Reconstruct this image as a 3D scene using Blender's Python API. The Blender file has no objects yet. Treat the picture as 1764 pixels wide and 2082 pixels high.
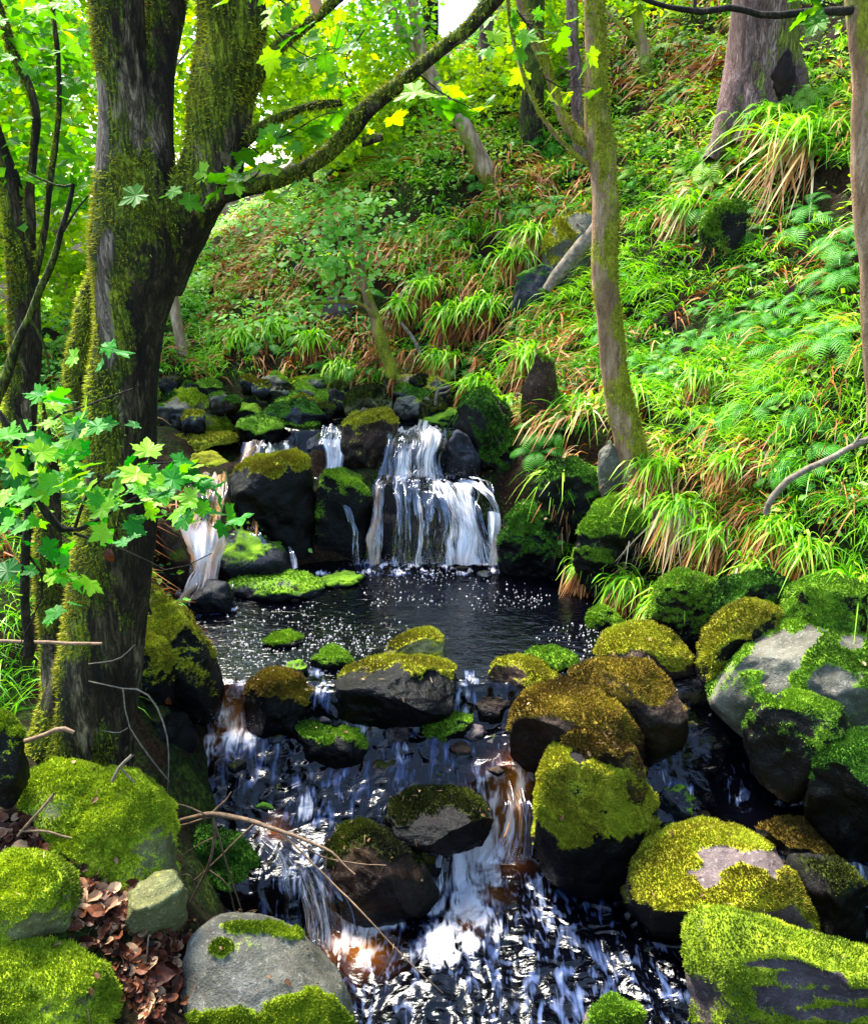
import bpy, math, random
import numpy as np
from mathutils import Vector, noise as mnoise
SC = bpy.context.scene
R = math.radians
# ---------------------------------------------------------------- camera, sky, sun, exposure
PITCH = R(20.0); F = 1769.0; CU, CV = 882.0, 1041.0
cam_d = bpy.data.cameras.new("camera"); cam = bpy.data.objects.new("camera", cam_d)
SC.collection.objects.link(cam)
cam.location = (0, 0, 0); cam.rotation_euler = (R(90) - PITCH, 0, 0)
cam_d.sensor_fit = 'HORIZONTAL'; cam_d.sensor_width = 36.0; cam_d.lens = 36.0 * F / 1764.0
cam_d.clip_start = 0.05; cam_d.clip_end = 400
SC.camera = cam
SUN_EL, SUN_AZ = R(56), R(-38)          # azimuth from +Y, negative = towards -X
w = bpy.data.worlds.new("World"); SC.world = w; w.use_nodes = True
nt = w.node_tree; nt.nodes.clear()
sky = nt.nodes.new('ShaderNodeTexSky'); sky.sky_type = 'NISHITA'; sky.sun_disc = False
sky.sun_elevation = SUN_EL; sky.sun_rotation = SUN_AZ
bg = nt.nodes.new('ShaderNodeBackground'); bg.inputs[1].default_value = 0.05
wo = nt.nodes.new('ShaderNodeOutputWorld')
nt.links.new(sky.outputs[0], bg.inputs[0]); nt.links.new(bg.outputs[0], wo.inputs[0])
sl = bpy.data.lights.new("sun", 'SUN'); sl.energy = 1.5; sl.angle = R(24); sl.color = (1.0, 0.95, 0.84)
so = bpy.data.objects.new("sun", sl); SC.collection.objects.link(so)
sdir = Vector((math.sin(SUN_AZ) * math.cos(SUN_EL), math.cos(SUN_AZ) * math.cos(SUN_EL), math.sin(SUN_EL)))
so.rotation_euler = sdir.to_track_quat('Z', 'Y').to_euler(); so.location = (-6, 10, 14)
SC.view_settings.view_transform = 'Standard'; SC.view_settings.look = 'None'
SC.view_settings.exposure = 3.9; SC.view_settings.gamma = 1.0
SC.cycles.max_bounces = 6; SC.cycles.diffuse_bounces = 2; SC.cycles.glossy_bounces = 2
SC.cycles.transmission_bounces = 3; SC.cycles.transparent_max_bounces = 16
SC.cycles.caustics_reflective = False; SC.cycles.caustics_refractive = False
SC.cycles.use_denoising = True

rng = np.random.default_rng(7)
# ---------------------------------------------------------------- geometry of the view
cP, sP = math.cos(PITCH), math.sin(PITCH)
def ray(u, v):
    x = (np.asarray(u, float) - CU) / F; y = -(np.asarray(v, float) - CV) / F
    return np.stack(np.broadcast_arrays(x, cP + y * sP, -sP + y * cP), -1)
def at(u, v, Y):                      # the point at depth Y (metres ahead) in that direction
    d = ray(u, v); return d * (Y / d[..., 1])[..., None]
def at1(u, v, Y): return at(u, v, Y).reshape(3)
def onz(u, v, z):
    d = ray(u, v); return d * (z / d[..., 2])[..., None]
def proj(P):
    x = P[..., 0]; t = P[..., 1] * cP - P[..., 2] * sP; up = P[..., 1] * sP + P[..., 2] * cP
    t = np.where(t < 0.05, 0.05, t)
    return CU + F * x / t, CV - F * up / t
# ---------------------------------------------------------------- vector noise
def _h(ix, iy, iz, s):
    n = (ix.astype(np.int64) * 374761393 + iy.astype(np.int64) * 668265263 + iz.astype(np.int64) * 2147483647 + s * 1274126177) & 0xffffffff
    n = ((n ^ (n >> 13)) * 1274126177) & 0xffffffff
    n = ((n ^ (n >> 16)) * 2246822519) & 0xffffffff
    return ((n ^ (n >> 15)) & 0xffffff) / float(0xffffff)
def vn(P, sc=1.0, s=0):
    Q = np.asarray(P, float) * sc; i = np.floor(Q).astype(np.int64); f = Q - i; f = f * f * (3 - 2 * f)
    r = 0
    for a in (0, 1):
        for b in (0, 1):
            for c in (0, 1):
                w_ = (f[..., 0] if a else 1 - f[..., 0]) * (f[..., 1] if b else 1 - f[..., 1]) * (f[..., 2] if c else 1 - f[..., 2])
                r = r + w_ * _h(i[..., 0] + a, i[..., 1] + b, i[..., 2] + c, s)
    return r * 2 - 1
def fbm(P, sc, o=4, s=0, g=0.5):
    r = 0; a = 1.0
    for k in range(o): r = r + a * vn(P, sc * 2 ** k, s + k * 17); a *= g
    return r
def sst(a, b, x):
    t = np.clip((x - a) / (b - a), 0, 1); return t * t * (3 - 2 * t)
# ---------------------------------------------------------------- mesh output
def mk(name, V, faces, mat, parent=None, attrs=None, smooth=True, uv=None):
    V = np.ascontiguousarray(V, dtype=np.float32)
    if isinstance(faces, np.ndarray): faces = [faces]
    me = bpy.data.meshes.new(name)
    me.vertices.add(len(V)); me.vertices.foreach_set('co', V.ravel())
    lo = np.concatenate([f.ravel() for f in faces]).astype(np.int32)
    cnt = np.concatenate([np.full(len(f), f.shape[1], np.int32) for f in faces])
    st = np.concatenate([[0], np.cumsum(cnt)[:-1]]).astype(np.int32)
    me.loops.add(len(lo)); me.loops.foreach_set('vertex_index', lo)
    me.polygons.add(len(cnt)); me.polygons.foreach_set('loop_start', st); me.polygons.foreach_set('loop_total', cnt)
    me.polygons.foreach_set('use_smooth', np.full(len(cnt), smooth, bool))
    me.update(calc_edges=True)
    for k, a in (attrs or {}).items():
        at_ = me.attributes.new(k, 'FLOAT', 'POINT'); at_.data.foreach_set('value', np.asarray(a, np.float32))
    if uv is not None:
        l = me.uv_layers.new(name='UVMap'); l.data.foreach_set('uv', np.asarray(uv, np.float32)[lo].ravel())
    me.materials.append(mat)
    o = bpy.data.objects.new(name, me); SC.collection.objects.link(o)
    if parent is not None: o.parent = parent; o.location = -Vector(parent.location) if False else (0, 0, 0)
    return o
def recenter(o, c):
    me = o.data; n = len(me.vertices); a = np.empty(n * 3, np.float32); me.vertices.foreach_get('co', a)
    a = a.reshape(-1, 3) - np.asarray(c, np.float32); me.vertices.foreach_set('co', a.ravel()); me.update(); o.location = c
def tag(o, label=None, cat=None, group=None, kind=None):
    if label: o['label'] = label
    if cat: o['category'] = cat
    if group: o['group'] = group
    if kind: o['kind'] = kind
    return o
def thing(name, loc, label, cat, group=None):
    o = bpy.data.objects.new(name, None); SC.collection.objects.link(o); o.location = loc; o.empty_display_size = 0.1
    return tag(o, label, cat, group)
def part(o, parent, name=None):       # o has world coordinates, becomes a child of parent
    c = np.array(parent.matrix_basis.translation if parent.parent is None else parent['_wl'])
    recenter(o, c); o.location = (0, 0, 0); o.parent = parent; o['_wl'] = tuple(float(k) for k in c)
    return o
def grid_faces(n, m):                 # n x m verts
    i = np.arange(n - 1)[:, None] * m + np.arange(m - 1)[None]
    return np.stack([i, i + 1, i + m + 1, i + m], -1).reshape(-1, 4)
# ---------------------------------------------------------------- materials
def newmat(name):
    m = bpy.data.materials.new(name); m.use_nodes = True; t = m.node_tree; t.nodes.clear(); return m, t
class N:
    def __init__(s, t): s.t = t
    def n(s, typ, **k):
        x = s.t.nodes.new('ShaderNode' + typ)
        for a, b in k.items(): setattr(x, a, b)
        return x
    def l(s, a, b): s.t.links.new(a, b)
    def noise(s, sc, det=4, rough=.55, co=None, dist=0.0):
        x = s.n('TexNoise'); x.inputs['Scale'].default_value = sc; x.inputs['Detail'].default_value = det
        x.inputs['Roughness'].default_value = rough; x.inputs['Distortion'].default_value = dist
        if co is not None: s.l(co, x.inputs['Vector'])
        return x.outputs['Fac']
    def ramp(s, fac, pts, interp='LINEAR'):
        x = s.n('ValToRGB'); s.l(fac, x.inputs[0]); e = x.color_ramp.elements; x.color_ramp.interpolation = interp
        while len(e) < len(pts): e.new(0.5)
        for q, (p, c) in zip(e, pts):
            q.position = p; q.color = (c[0], c[1], c[2], 1) if not isinstance(c, (int, float)) else (c, c, c, 1)
        return x.outputs[0]
    def attr(s, name):
        x = s.n('Attribute'); x.attribute_name = name; return x.outputs['Fac']
    def mix(s, f, a, b):
        x = s.n('Mix', data_type='RGBA')
        if isinstance(f, float): x.inputs[0].default_value = f
        else: s.l(f, x.inputs[0])
        for i, c in ((6, a), (7, b)):
            if isinstance(c, tuple): x.inputs[i].default_value = (*c, 1)
            else: s.l(c, x.inputs[i])
        return x.outputs[2]
    def math(s, op, a, b=None, clamp=False):
        x = s.n('Math', operation=op, use_clamp=clamp)
        for i, c in enumerate((a, b)):
            if c is None: continue
            if isinstance(c, (int, float)): x.inputs[i].default_value = c
            else: s.l(c, x.inputs[i])
        return x.outputs[0]
    def co(s, kind='Object', scale=None):
        x = s.n('TexCoord'); o = x.outputs[kind]
        if scale:
            m = s.n('Mapping'); m.inputs['Scale'].default_value = scale; s.l(o, m.inputs[0]); o = m.outputs[0]
        return o
    def bump(s, h, st, dist=0.01, nrm=None):
        x = s.n('Bump'); x.inputs['Strength'].default_value = st; x.inputs['Distance'].default_value = dist; s.l(h, x.inputs['Height'])
        if nrm is not None: s.l(nrm, x.inputs['Normal'])
        return x.outputs[0]
    def bsdf(s, col, rough, nrm=None, spec=.5):
        x = s.n('BsdfPrincipled')
        for k, c in (('Base Color', col), ('Roughness', rough)):
            if isinstance(c, tuple): x.inputs[k].default_value = (*c, 1)
            elif isinstance(c, (int, float)): x.inputs[k].default_value = c
            else: s.l(c, x.inputs[k])
        x.inputs['Specular IOR Level'].default_value = spec
        if nrm is not None: s.l(nrm, x.inputs['Normal'])
        return x
    def out(s, sh):
        o = s.n('OutputMaterial'); s.l(sh, o.inputs[0])
MC = {}; MOSSP = {}
def leafmat(name, cols, trans=0.4, rough=.5):
    if name in MC: return MC[name]
    m, t = newmat(name); b = N(t)
    c = b.ramp(b.attr('rnd'), [(i / (len(cols) - 1), k) for i, k in enumerate(cols)])
    d = b.bsdf(c, rough, spec=.18)
    tr = b.n('BsdfTranslucent'); hs = b.n('HueSaturation'); hs.inputs['Value'].default_value = 1.25; hs.inputs['Saturation'].default_value = 1.1
    b.l(c, hs.inputs['Color']); b.l(hs.outputs[0], tr.inputs[0])
    mx = b.n('MixShader'); mx.inputs[0].default_value = trans; b.l(d.outputs[0], mx.inputs[1]); b.l(tr.outputs[0], mx.inputs[2])
    b.out(mx.outputs[0]); MC[name] = m; return m
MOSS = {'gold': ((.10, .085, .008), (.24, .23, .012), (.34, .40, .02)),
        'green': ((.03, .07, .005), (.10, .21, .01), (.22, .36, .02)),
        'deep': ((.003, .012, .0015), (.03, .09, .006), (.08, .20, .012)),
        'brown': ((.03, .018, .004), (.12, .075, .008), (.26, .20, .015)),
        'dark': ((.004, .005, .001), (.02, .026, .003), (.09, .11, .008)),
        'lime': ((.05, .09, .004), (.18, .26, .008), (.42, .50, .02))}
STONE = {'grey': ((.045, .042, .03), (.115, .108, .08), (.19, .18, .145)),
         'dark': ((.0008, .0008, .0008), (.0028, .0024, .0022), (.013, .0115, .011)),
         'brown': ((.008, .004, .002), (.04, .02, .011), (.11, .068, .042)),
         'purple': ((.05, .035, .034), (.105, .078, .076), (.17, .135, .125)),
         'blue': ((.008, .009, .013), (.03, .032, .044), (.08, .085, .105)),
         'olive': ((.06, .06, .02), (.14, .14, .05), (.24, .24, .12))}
def rockmat(stone, moss):
    k = 'rock_' + stone + '_' + moss
    if k in MC: return MC[k]
    m, t = newmat(k); b = N(t); co = b.co('Object'); S = STONE[stone]; M = MOSS[moss]
    n1 = b.noise(9, 8, .65, co); n2 = b.noise(60, 5, .6, co); n3 = b.noise(190, 3, .6, co)
    sc = b.ramp(n1, [(.28, S[0]), (.52, S[1]), (.75, S[2])])
    sc = b.mix(b.ramp(n2, [(.56, 0.0), (.70, .5)]), sc, tuple(min(1, c * 2.0 + .02) for c in S[2]))
    sc = b.mix(b.ramp(n3, [(.35, .45), (.5, 0.0)]), sc, tuple(c * .4 for c in S[0]))
    mc = b.ramp(b.math('ADD', b.math('MULTIPLY', n3, .35), b.math('MULTIPLY', b.noise(7, 5, .65, co), .7)), [(.38, M[0]), (.52, M[1]), (.68, M[2])])
    ma = b.attr('moss'); mf = b.math('ADD', ma, b.math('MULTIPLY', b.math('SUBTRACT', n2, .5), 1.1))
    mf = b.math('ADD', mf, b.math('MULTIPLY', b.math('SUBTRACT', n3, .5), .6))
    mf = b.ramp(mf, [(.42, 0.0), (.58, 1.0)])
    wet = b.attr('wet')  # waterline wet band plus shade painted on steep and lower faces
    col = b.mix(mf, sc, mc)
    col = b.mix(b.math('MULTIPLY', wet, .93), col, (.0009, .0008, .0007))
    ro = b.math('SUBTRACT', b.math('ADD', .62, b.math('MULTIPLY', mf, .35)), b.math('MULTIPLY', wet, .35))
    nb = b.bump(n1, .5, .02); nb = b.bump(b.math('ADD', n2, b.math('MULTIPLY', n3, .7)), .8, .008, nb)
    p = b.bsdf(col, ro, nb, .15)
    b.out(p.outputs[0]); MC[k] = m; return m
def barkmat(name, bark, moss, mossamt=.5, side=(-1, 0, .3), lich=.62, crack=.8):
    if name in MC: return MC[name]
    m, t = newmat(name); b = N(t); co = b.co('Object'); MOSSP[name] = (mossamt, side)
    cs = b.co('Object', (1, 1, .25))
    n1 = b.noise(16, 7, .65, cs); n2 = b.noise(7, 5, .6, co); n3 = b.noise(85, 4, .6, co)
    c = b.ramp(n1, [(.3, bark[0]), (.5, bark[1]), (.7, bark[2])])
    c = b.mix(b.ramp(b.noise(4.5, 6, .7, cs), [(lich, 0.0), (lich + .06, .9)]), c, tuple(min(1, k * 1.9 + .03) for k in bark[2]))
    c = b.mix(b.attr('bare'), c, b.ramp(n1, [(.3, (.10, .07, .045)), (.6, (.27, .21, .15))]))
    f = b.math('ADD', b.attr('moss'), b.math('MULTIPLY', b.math('SUBTRACT', b.noise(38, 5, .65, cs), .5), 1.3))
    f = b.math('ADD', f, b.math('MULTIPLY', b.math('SUBTRACT', n3, .5), .5))
    f = b.ramp(f, [(.44, 0.0), (.62, 1.0)])
    mc = b.ramp(b.math('ADD', b.math('MULTIPLY', n3, .4), b.math('MULTIPLY', n2, .6)), [(.36, moss[0]), (.5, moss[1]), (.66, moss[2])])
    c = b.mix(f, c, mc)
    cr = b.noise(1, 6, .7, b.co('Object', (42, 42, 7)), 1.0); cr = b.math('ABSOLUTE', b.math('SUBTRACT', cr, .5)); ck = b.ramp(cr, [(.0, 1.0), (.045, .0)])
    c = b.mix(b.math('MULTIPLY', ck, crack), c, tuple(k * .3 for k in bark[0]))
    nb = b.bump(n1, .9, .02); nb = b.bump(n3, .8, .008, nb); nb = b.bump(b.ramp(cr, [(.0, .0), (.07, 1.0)]), crack, .012, nb)
    p = b.bsdf(c, .85, nb, .2); b.out(p.outputs[0]); MC[name] = m; return m
def plainmat(name, pts, sc=20, rough=.8, bump=.3, spec=.3, co='Object'):
    if name in MC: return MC[name]
    m, t = newmat(name); b = N(t); n1 = b.noise(sc, 6, .65, b.co(co))
    p = b.bsdf(b.ramp(n1, pts), rough, b.bump(n1, bump, .01), spec); b.out(p.outputs[0]); MC[name] = m; return m
def watermat():
    m, t = newmat('stream_water'); b = N(t)
    fo = b.attr('foam'); am = b.attr('amber'); tu = b.attr('turb')
    co = b.n('TexCoord').outputs['Object']
    def st(sx, sy, sz):
        mp = b.n('Mapping'); mp.inputs['Scale'].default_value = (sx, sy, sz); b.l(co, mp.inputs[0]); return mp.outputs[0]
    s1 = b.noise(1, 2, .45, st(9, 5, 4), 2.0); s2 = b.noise(1, 2, .45, st(30, 7, 6), 1.6)
    sm = b.math('ADD', b.math('MULTIPLY', s1, .55), b.math('MULTIPLY', s2, .45))
    f = b.math('ADD', fo, b.math('MULTIPLY', b.math('SUBTRACT', sm, .5), 4.2))
    f = b.ramp(f, [(.42, 0.0), (1.05, 1.0)])
    f = b.math('MULTIPLY', f, b.ramp(fo, [(.02, 0.0), (.14, 1.0)]))
    base = b.mix(am, (.0006, .0007, .0016), (.22, .065, .006))
    foam_sky_col = b.mix(b.ramp(b.math('ADD', fo, b.math('MULTIPLY', f, .25)), [(.58, 0.0), (1.05, 1.0)]), (.035, .060, .15), (.62, .61, .64))  # low foam turns navy, a sky reflection painted into the colour
    foam_sky_col = b.mix(b.math('MULTIPLY', am, .8), foam_sky_col, (.85, .55, .30))
    rp = b.noise(1, 3, .5, st(22, 46, 20), .6); rp2 = b.noise(1, 4, .6, st(60, 48, 34), 1.2); rb = b.noise(1, 1, .35, st(6, 9, 5), 1.2)
    h = b.math('ADD', b.math('MULTIPLY', rp, .13), b.math('MULTIPLY', b.math('MULTIPLY', rb, tu), 1.5))
    h = b.math('ADD', h, b.math('MULTIPLY', b.math('MULTIPLY', rp2, tu), .04))
    nb = b.bump(h, .9, .035)
    wa = b.bsdf(base, .03, nb, .5); wa.inputs['IOR'].default_value = 1.38
    fm = b.bsdf(foam_sky_col, .5, nb, .4)
    mx = b.n('MixShader'); b.l(f, mx.inputs[0]); b.l(wa.outputs[0], mx.inputs[1]); b.l(fm.outputs[0], mx.inputs[2])
    b.out(mx.outputs[0]); return m
def fallmat(name, cov=.5, amber=.0, sx=1.0):
    # UV: x = across in metres, y = along in metres
    m, t = newmat(name); b = N(t)
    def st(a, c):
        mp = b.n('Mapping'); mp.inputs['Scale'].default_value = (a, c, 1); b.l(b.n('TexCoord').outputs['UV'], mp.inputs[0]); return mp.outputs[0]
    s1 = b.noise(1, 4, .62, st(70 * sx, 2.6), .6); s2 = b.noise(1, 4, .65, st(170 * sx, 11), .7); s3 = b.noise(1, 3, .5, st(10, 3), 0)
    v = b.math('ADD', b.math('MULTIPLY', s1, .45), b.math('MULTIPLY', s2, .50)); v = b.math('ADD', v, b.math('MULTIPLY', s3, .16))
    v = b.math('ADD', v, b.math('MULTIPLY', b.attr('dens'), .35))
    a = b.ramp(v, [(.80 - cov * .4, 0.0), (1.0 - cov * .4, 1.0)])
    col = b.mix(b.math('MULTIPLY', b.ramp(b.math('ADD', s3, b.attr('amb')), [(.55, 0.0), (.95, 1.0)]), 1.0), (.93, .92, .95), (.75, .36, .10))
    p = b.bsdf(col, .35, b.bump(b.math('ADD', s1, s2), .8, .012), .6)
    trl = b.n('BsdfTranslucent'); b.l(col, trl.inputs[0])
    m1 = b.n('MixShader'); m1.inputs[0].default_value = .3; b.l(p.outputs[0], m1.inputs[1]); b.l(trl.outputs[0], m1.inputs[2])
    gl = b.n('BsdfGlossy'); gl.inputs['Roughness'].default_value = .12; gl.inputs[0].default_value = (.6, .65, .8, 1)
    tp = b.n('BsdfTransparent'); m0 = b.n('MixShader'); m0.inputs[0].default_value = .10
    b.l(tp.outputs[0], m0.inputs[1]); b.l(gl.outputs[0], m0.inputs[2])
    mx = b.n('MixShader'); b.l(a, mx.inputs[0]); b.l(m0.outputs[0], mx.inputs[1]); b.l(m1.outputs[0], mx.inputs[2])
    b.out(mx.outputs[0]); return m
# ---------------------------------------------------------------- the ground
CP = [(-1.2,4.6,-2.8),(0,4.7,-2.9),(.7,4.6,-2.8),(0,5.25,-2.7),(-.9,3.6,-2.9),(0,3.5,-2.95),(1.0,3.5,-2.95),(1.5,3.3,-3.0),
 (-.3,2.8,-3.4),(.5,2.8,-3.4),(.5,2.2,-3.5),(1.2,2.6,-3.3),(.4,1.5,-3.5),(1.6,1.5,-3.4),
 (0,6.0,-1.8),(-1,6.3,-1.78),(.3,6.5,-1.78),(-.9,5.6,-2.0),(-.6,5.7,-1.9),(-1.2,5.2,-2.2),
 (1.05,5.0,-2.2),(1.35,4.4,-2.35),(1.8,3.85,-2.5),(2.2,3.3,-2.7),(2.5,2.7,-2.8),(2.6,2,-2.8),(1.15,5.3,-1.75),(.75,5.8,-1.6),(.85,6.3,-1.4),
 (2.3,4.36,-1.47),(3.49,7.97,1.47),(2.6,7.7,.6),(1.24,6.7,-1.05),(2.0,6,-.84),(3,5,-.54),(4,7,1.38),(5,5,1.14),(4,4,-.24),(3.5,3,-1.2),(1.6,5.2,-1.45),
 (-1.55,4.5,-2.2),(-1.3,3.9,-2.2),(-1.15,3.4,-2.45),(-.9,2.9,-2.8),(-.72,2.55,-2.8),(-1.25,2.65,-1.98),(-2,3,-1.8),(-2,4.5,-1.7),(-1.85,5.6,-1.78),(-1.8,6.3,-1.84),(-1.9,6.9,-1.72),(-3,7,-1.4),(-3,4,-1.5),
 (-1.9,2,-1.9),(-1.0,2.15,-1.99),(-.62,2.2,-2.4),(-.52,1.95,-2.5),(-1.2,1.5,-2.15),(-.7,1.5,-2.35),(-.38,2.2,-2.8),(-.3,1.7,-2.6),(0,1.2,-2.6),(-1,1,-2.15),(0,-.5,-1.9),(-3,0,-1.8),(2,0,-2.4),(4,0,-1.5),
 (0,6.95,-1.66),(0,7.6,-1.15),(0,9,0),(0,12,1.2),(-1.5,7.1,-1.62),(-1.5,9,-.75),(-2,12,-.2),(-4,8,-1.35),(-4,12,-1.0),(-6,16,-.8),(1,9,.1),
 (2,12,2.4),(4,12,4.1),(0,16,1.8),(4,16,6),(8,12,7),(-2,18,.2),(-12,20,-.6),(-12,6,-1.2),(8,4,2.6),(-.8,7.1,-1.66),(.6,6.9,-1.45)]
CP = np.array(CP, float)
def _phi(r2): return np.where(r2 > 1e-9, .5 * r2 * np.log(np.maximum(r2, 1e-9)), 0)
def tps(C, lam=.004):
    n = len(C); d = ((C[:, None, :2] - C[None, :, :2]) ** 2).sum(-1); A = np.zeros((n + 3, n + 3))
    A[:n, :n] = _phi(d) + np.eye(n) * lam; A[:n, n] = 1; A[:n, n + 1:] = C[:, :2]; A[n, :n] = 1; A[n + 1:, :n] = C[:, :2].T
    return np.linalg.solve(A, np.concatenate([C[:, 2], [0, 0, 0]]))
TW = tps(CP)
def H0(x, y):
    x = np.asarray(x, float); y = np.asarray(y, float); s = x.shape; x = x.ravel(); y = y.ravel(); r = np.empty(len(x))
    for i in range(0, len(x), 40000):
        a = x[i:i + 40000]; b = y[i:i + 40000]
        d = (a[:, None] - CP[None, :, 0]) ** 2 + (b[:, None] - CP[None, :, 1]) ** 2
        r[i:i + 40000] = _phi(d) @ TW[:-3] + TW[-3] + TW[-2] * a + TW[-1] * b
    return r.reshape(s)
def H(x, y):
    z = H0(x, y); P = np.stack([x, y, z * 0], -1)
    land = sst(-2.4, -1.9, z)
    n = .13 * fbm(P, 1.4, 3, 5) * land + .05 * fbm(P, 4.5, 3, 9)
    # the hillside breaks into small ledges: steep faces between gentler treads
    hill = land * sst(-.8, .6, x + (y - 6.5) * .5)
    st = .42; q = (z + 1.1 * fbm(P, .9, 2, 31)) / st; fr = q - np.floor(q); led = (sst(.25, .75, fr) - fr) * st * .6 * sst(-.5, .4, vn(P, 1.7, 12))
    return z + n + led * hill
# ---------------------------------------------------------------- the water levels
def W(x, y):
    x = np.asarray(x, float); y = np.asarray(y, float)
    eB = np.interp(x, [-1.2, -.62, -.45, -.25, -.05, .12, .2, .35, .6, 1.2, 2.2], [2.9, 2.97, 3.02, 3.08, 3.20, 3.30, 3.42, 3.45, 3.4, 3.1, 2.9])
    eA = 3.72 + .05 * np.sin(x * 5)
    low = -3.0; mid = np.interp(y, [3.0, 3.25, 3.6], [-2.78, -2.74, -2.48])
    right = sst(.9, 1.5, x)
    mid = mid * (1 - right) + right * (-2.72 + .30 * sst(3.35, 3.7, y))
    z = low + (mid - low) * sst(-.14, .03, y - eB)
    z = z + (-2.3 - mid) * sst(-.10, .03, y - eA)
    return z
def hit(u, v, water=True, t0=1.2, t1=30, step=.03):
    d = ray(u, v).reshape(3); T = np.arange(t0, t1, step); P = d[None] * T[:, None]
    g = H(P[:, 0], P[:, 1])
    if water: 
        ww = W(P[:, 0], P[:, 1]); g = np.where((P[:, 1] < 5.5) & (np.abs(P[:, 0]) < 2.4), np.maximum(g, ww), g)
    k = np.argmax(P[:, 2] <= g)
    if P[k, 2] > g[k]: k = len(T) - 1
    return P[k]
def axis(lo, hi, c0, c1, fine, coarse):
    a = [c0]; 
    while a[-1] < c1: a.append(a[-1] + fine)
    s = fine
    while a[-1] < hi: s = min(coarse, s * 1.06); a.append(a[-1] + s)
    s = fine
    while a[0] > lo: s = min(coarse, s * 1.06); a.insert(0, a[0] - s)
    return np.array(a)
gx = axis(-40, 40, -2.2, 3.4, .03, 2.0); gy = axis(-4, 70, 1.4, 8.5, .03, 2.0)
X, Y = np.meshgrid(gx, gy, indexing='ij'); Xc = np.clip(X, -14, 10); Yc = np.clip(Y, -1, 22)
Z = H(Xc, Yc)
gm, t = newmat('woodland_soil'); b = N(t); co = b.co('Object')
n1 = b.noise(3.5, 6, .65, co); n2 = b.noise(40, 5, .65, co)
c = b.ramp(n1, [(.3, (.004, .0025, .0012)), (.46, (.03, .014, .006)), (.55, (.015, .028, .004)), (.7, (.07, .11, .012))])
c = b.mix(b.ramp(n2, [(.42, .75), (.6, 0.0)]), c, (.002, .0015, .0008))
b.out(b.bsdf(c, .95, b.bump(n2, 1.0, .03), .1).outputs[0])
g = mk('ground', np.stack([X, Y, Z], -1).reshape(-1, 3), grid_faces(len(gx), len(gy)), gm); tag(g, kind='structure')
LOOK = np.array([0, cP, -sP])
# ---------------------------------------------------------------- stream water
wx = np.arange(-2.3, 2.9, .0125); wy = np.arange(1.3, 5.75, .0125)
X, Y = np.meshgrid(wx, wy, indexing='ij'); Z = W(X, Y)
gyv, gxv = np.gradient(Z, .0125)[1], np.gradient(Z, .0125)[0]; steep = np.clip(np.hypot(gyv, gxv) / 2.0, 0, 1)
turb = np.clip(sst(3.95, 3.7, Y) * .55 + steep * .6 + sst(3.3, 3.0, Y) * .3, 0, 1)
turb = np.where((X > .95) & (Y > 2.9), turb * .35, turb)
P3 = np.stack([X, Y * .45, Z * .3], -1)
rdg = 1 - np.abs(fbm(P3 + .25 * np.stack([vn(P3, 3, 1), vn(P3, 3, 2), 0 * X], -1), 8, 3, 21)) * 1.6
Z = Z + turb * (.022 * rdg + .026 * fbm(P3, 5, 2, 3) + .004 * fbm(P3, 22, 2, 8)) + .0022 * fbm(np.stack([X, Y * 2.6, Z * 0], -1), 11, 3, 4)
# foam: (u, v, level, radius, strength) - broken current; weak levels give painted sky blue
FB = []
def fb(u, v, r, s, z=None, ex=1.0):
    p = (onz(u, v, z) if z is not None else hit(u, v)); FB.append((p.reshape(3)[0], p.reshape(3)[1], r, s, ex))
for q in [(1055,1660,.035,.9),(1035,1700,.05,1.1),(990,1730,.10,1.3),(975,1755,.09,2.2),(955,1795,.08,2.2),(950,1835,.075,2.1),(1000,1800,.06,1.6),(930,1870,.075,2.0),(975,1870,.06,1.7),(900,1905,.08,1.9),(950,1925,.07,1.6),(905,1945,.09,1.5),(1010,1900,.06,.9),(880,2030,.12,.35),
          (880,1845,.06,1.9),(840,1855,.06,2.0),(800,1870,.06,2.0),(760,1890,.06,2.0),(720,1915,.06,1.8),(690,1935,.06,1.2),(735,1960,.06,.8),
          (600,1760,.10,.6),(620,1810,.10,.7),(650,1850,.09,.7),(580,1850,.10,.5),(560,1900,.08,.35),(660,1895,.08,.7),
          (470,1500,.09,1.1),(430,1530,.10,.9),(510,1500,.08,1.0),(400,1580,.10,.6),(560,1520,.10,.6),(450,1470,.07,.8),(480,1400,.07,.5),(480,1440,.08,.5),(380,1620,.10,.55),(500,1560,.15,.4),
          (650,1400,.06,.9),(655,1370,.06,.7),(960,1380,.05,.9),(945,1420,.06,.8),(740,1480,.05,.9),(820,1535,.07,.8),(900,1560,.10,.4),(700,1580,.07,.5),(700,1630,.16,.48),(830,1570,.14,.46),(900,1540,.12,.45),(600,1630,.16,.45),(620,1660,.08,.8),(560,1700,.08,.5),(985,1600,.08,.5),
          (1020,1560,.10,.4),(1340,1540,.06,.8),(1350,1580,.06,.8),(1400,1620,.04,1.0),(1380,1650,.05,.6),(1500,1620,.04,.7),(1740,1780,.08,.8),(1700,1760,.05,.6),
          (1060,1790,.12,.5),(1100,1900,.35,.46),(1250,1950,.35,.44),(1150,1820,.25,.42),(800,2000,.2,.36),(1000,1950,.22,.42),(900,1800,.08,.9),(1020,1850,.1,.7),(860,1960,.14,.8),(950,1985,.14,.6),(780,2060,.2,.42),(1150,2030,.3,.42),(980,1730,.12,1.2),(1350,2030,.3,.40),(1350,1600,.1,.4),(880,1730,.04,.8)]:  # wide weak entries spread the painted sky blue over the lower pool
    fb(*q)
for u in range(740, 1030, 9): fb(u, 1152 + 9 * math.sin(u), .06 + .025 * math.sin(u * 2.3), .95, -2.3, 1.0)
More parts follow.
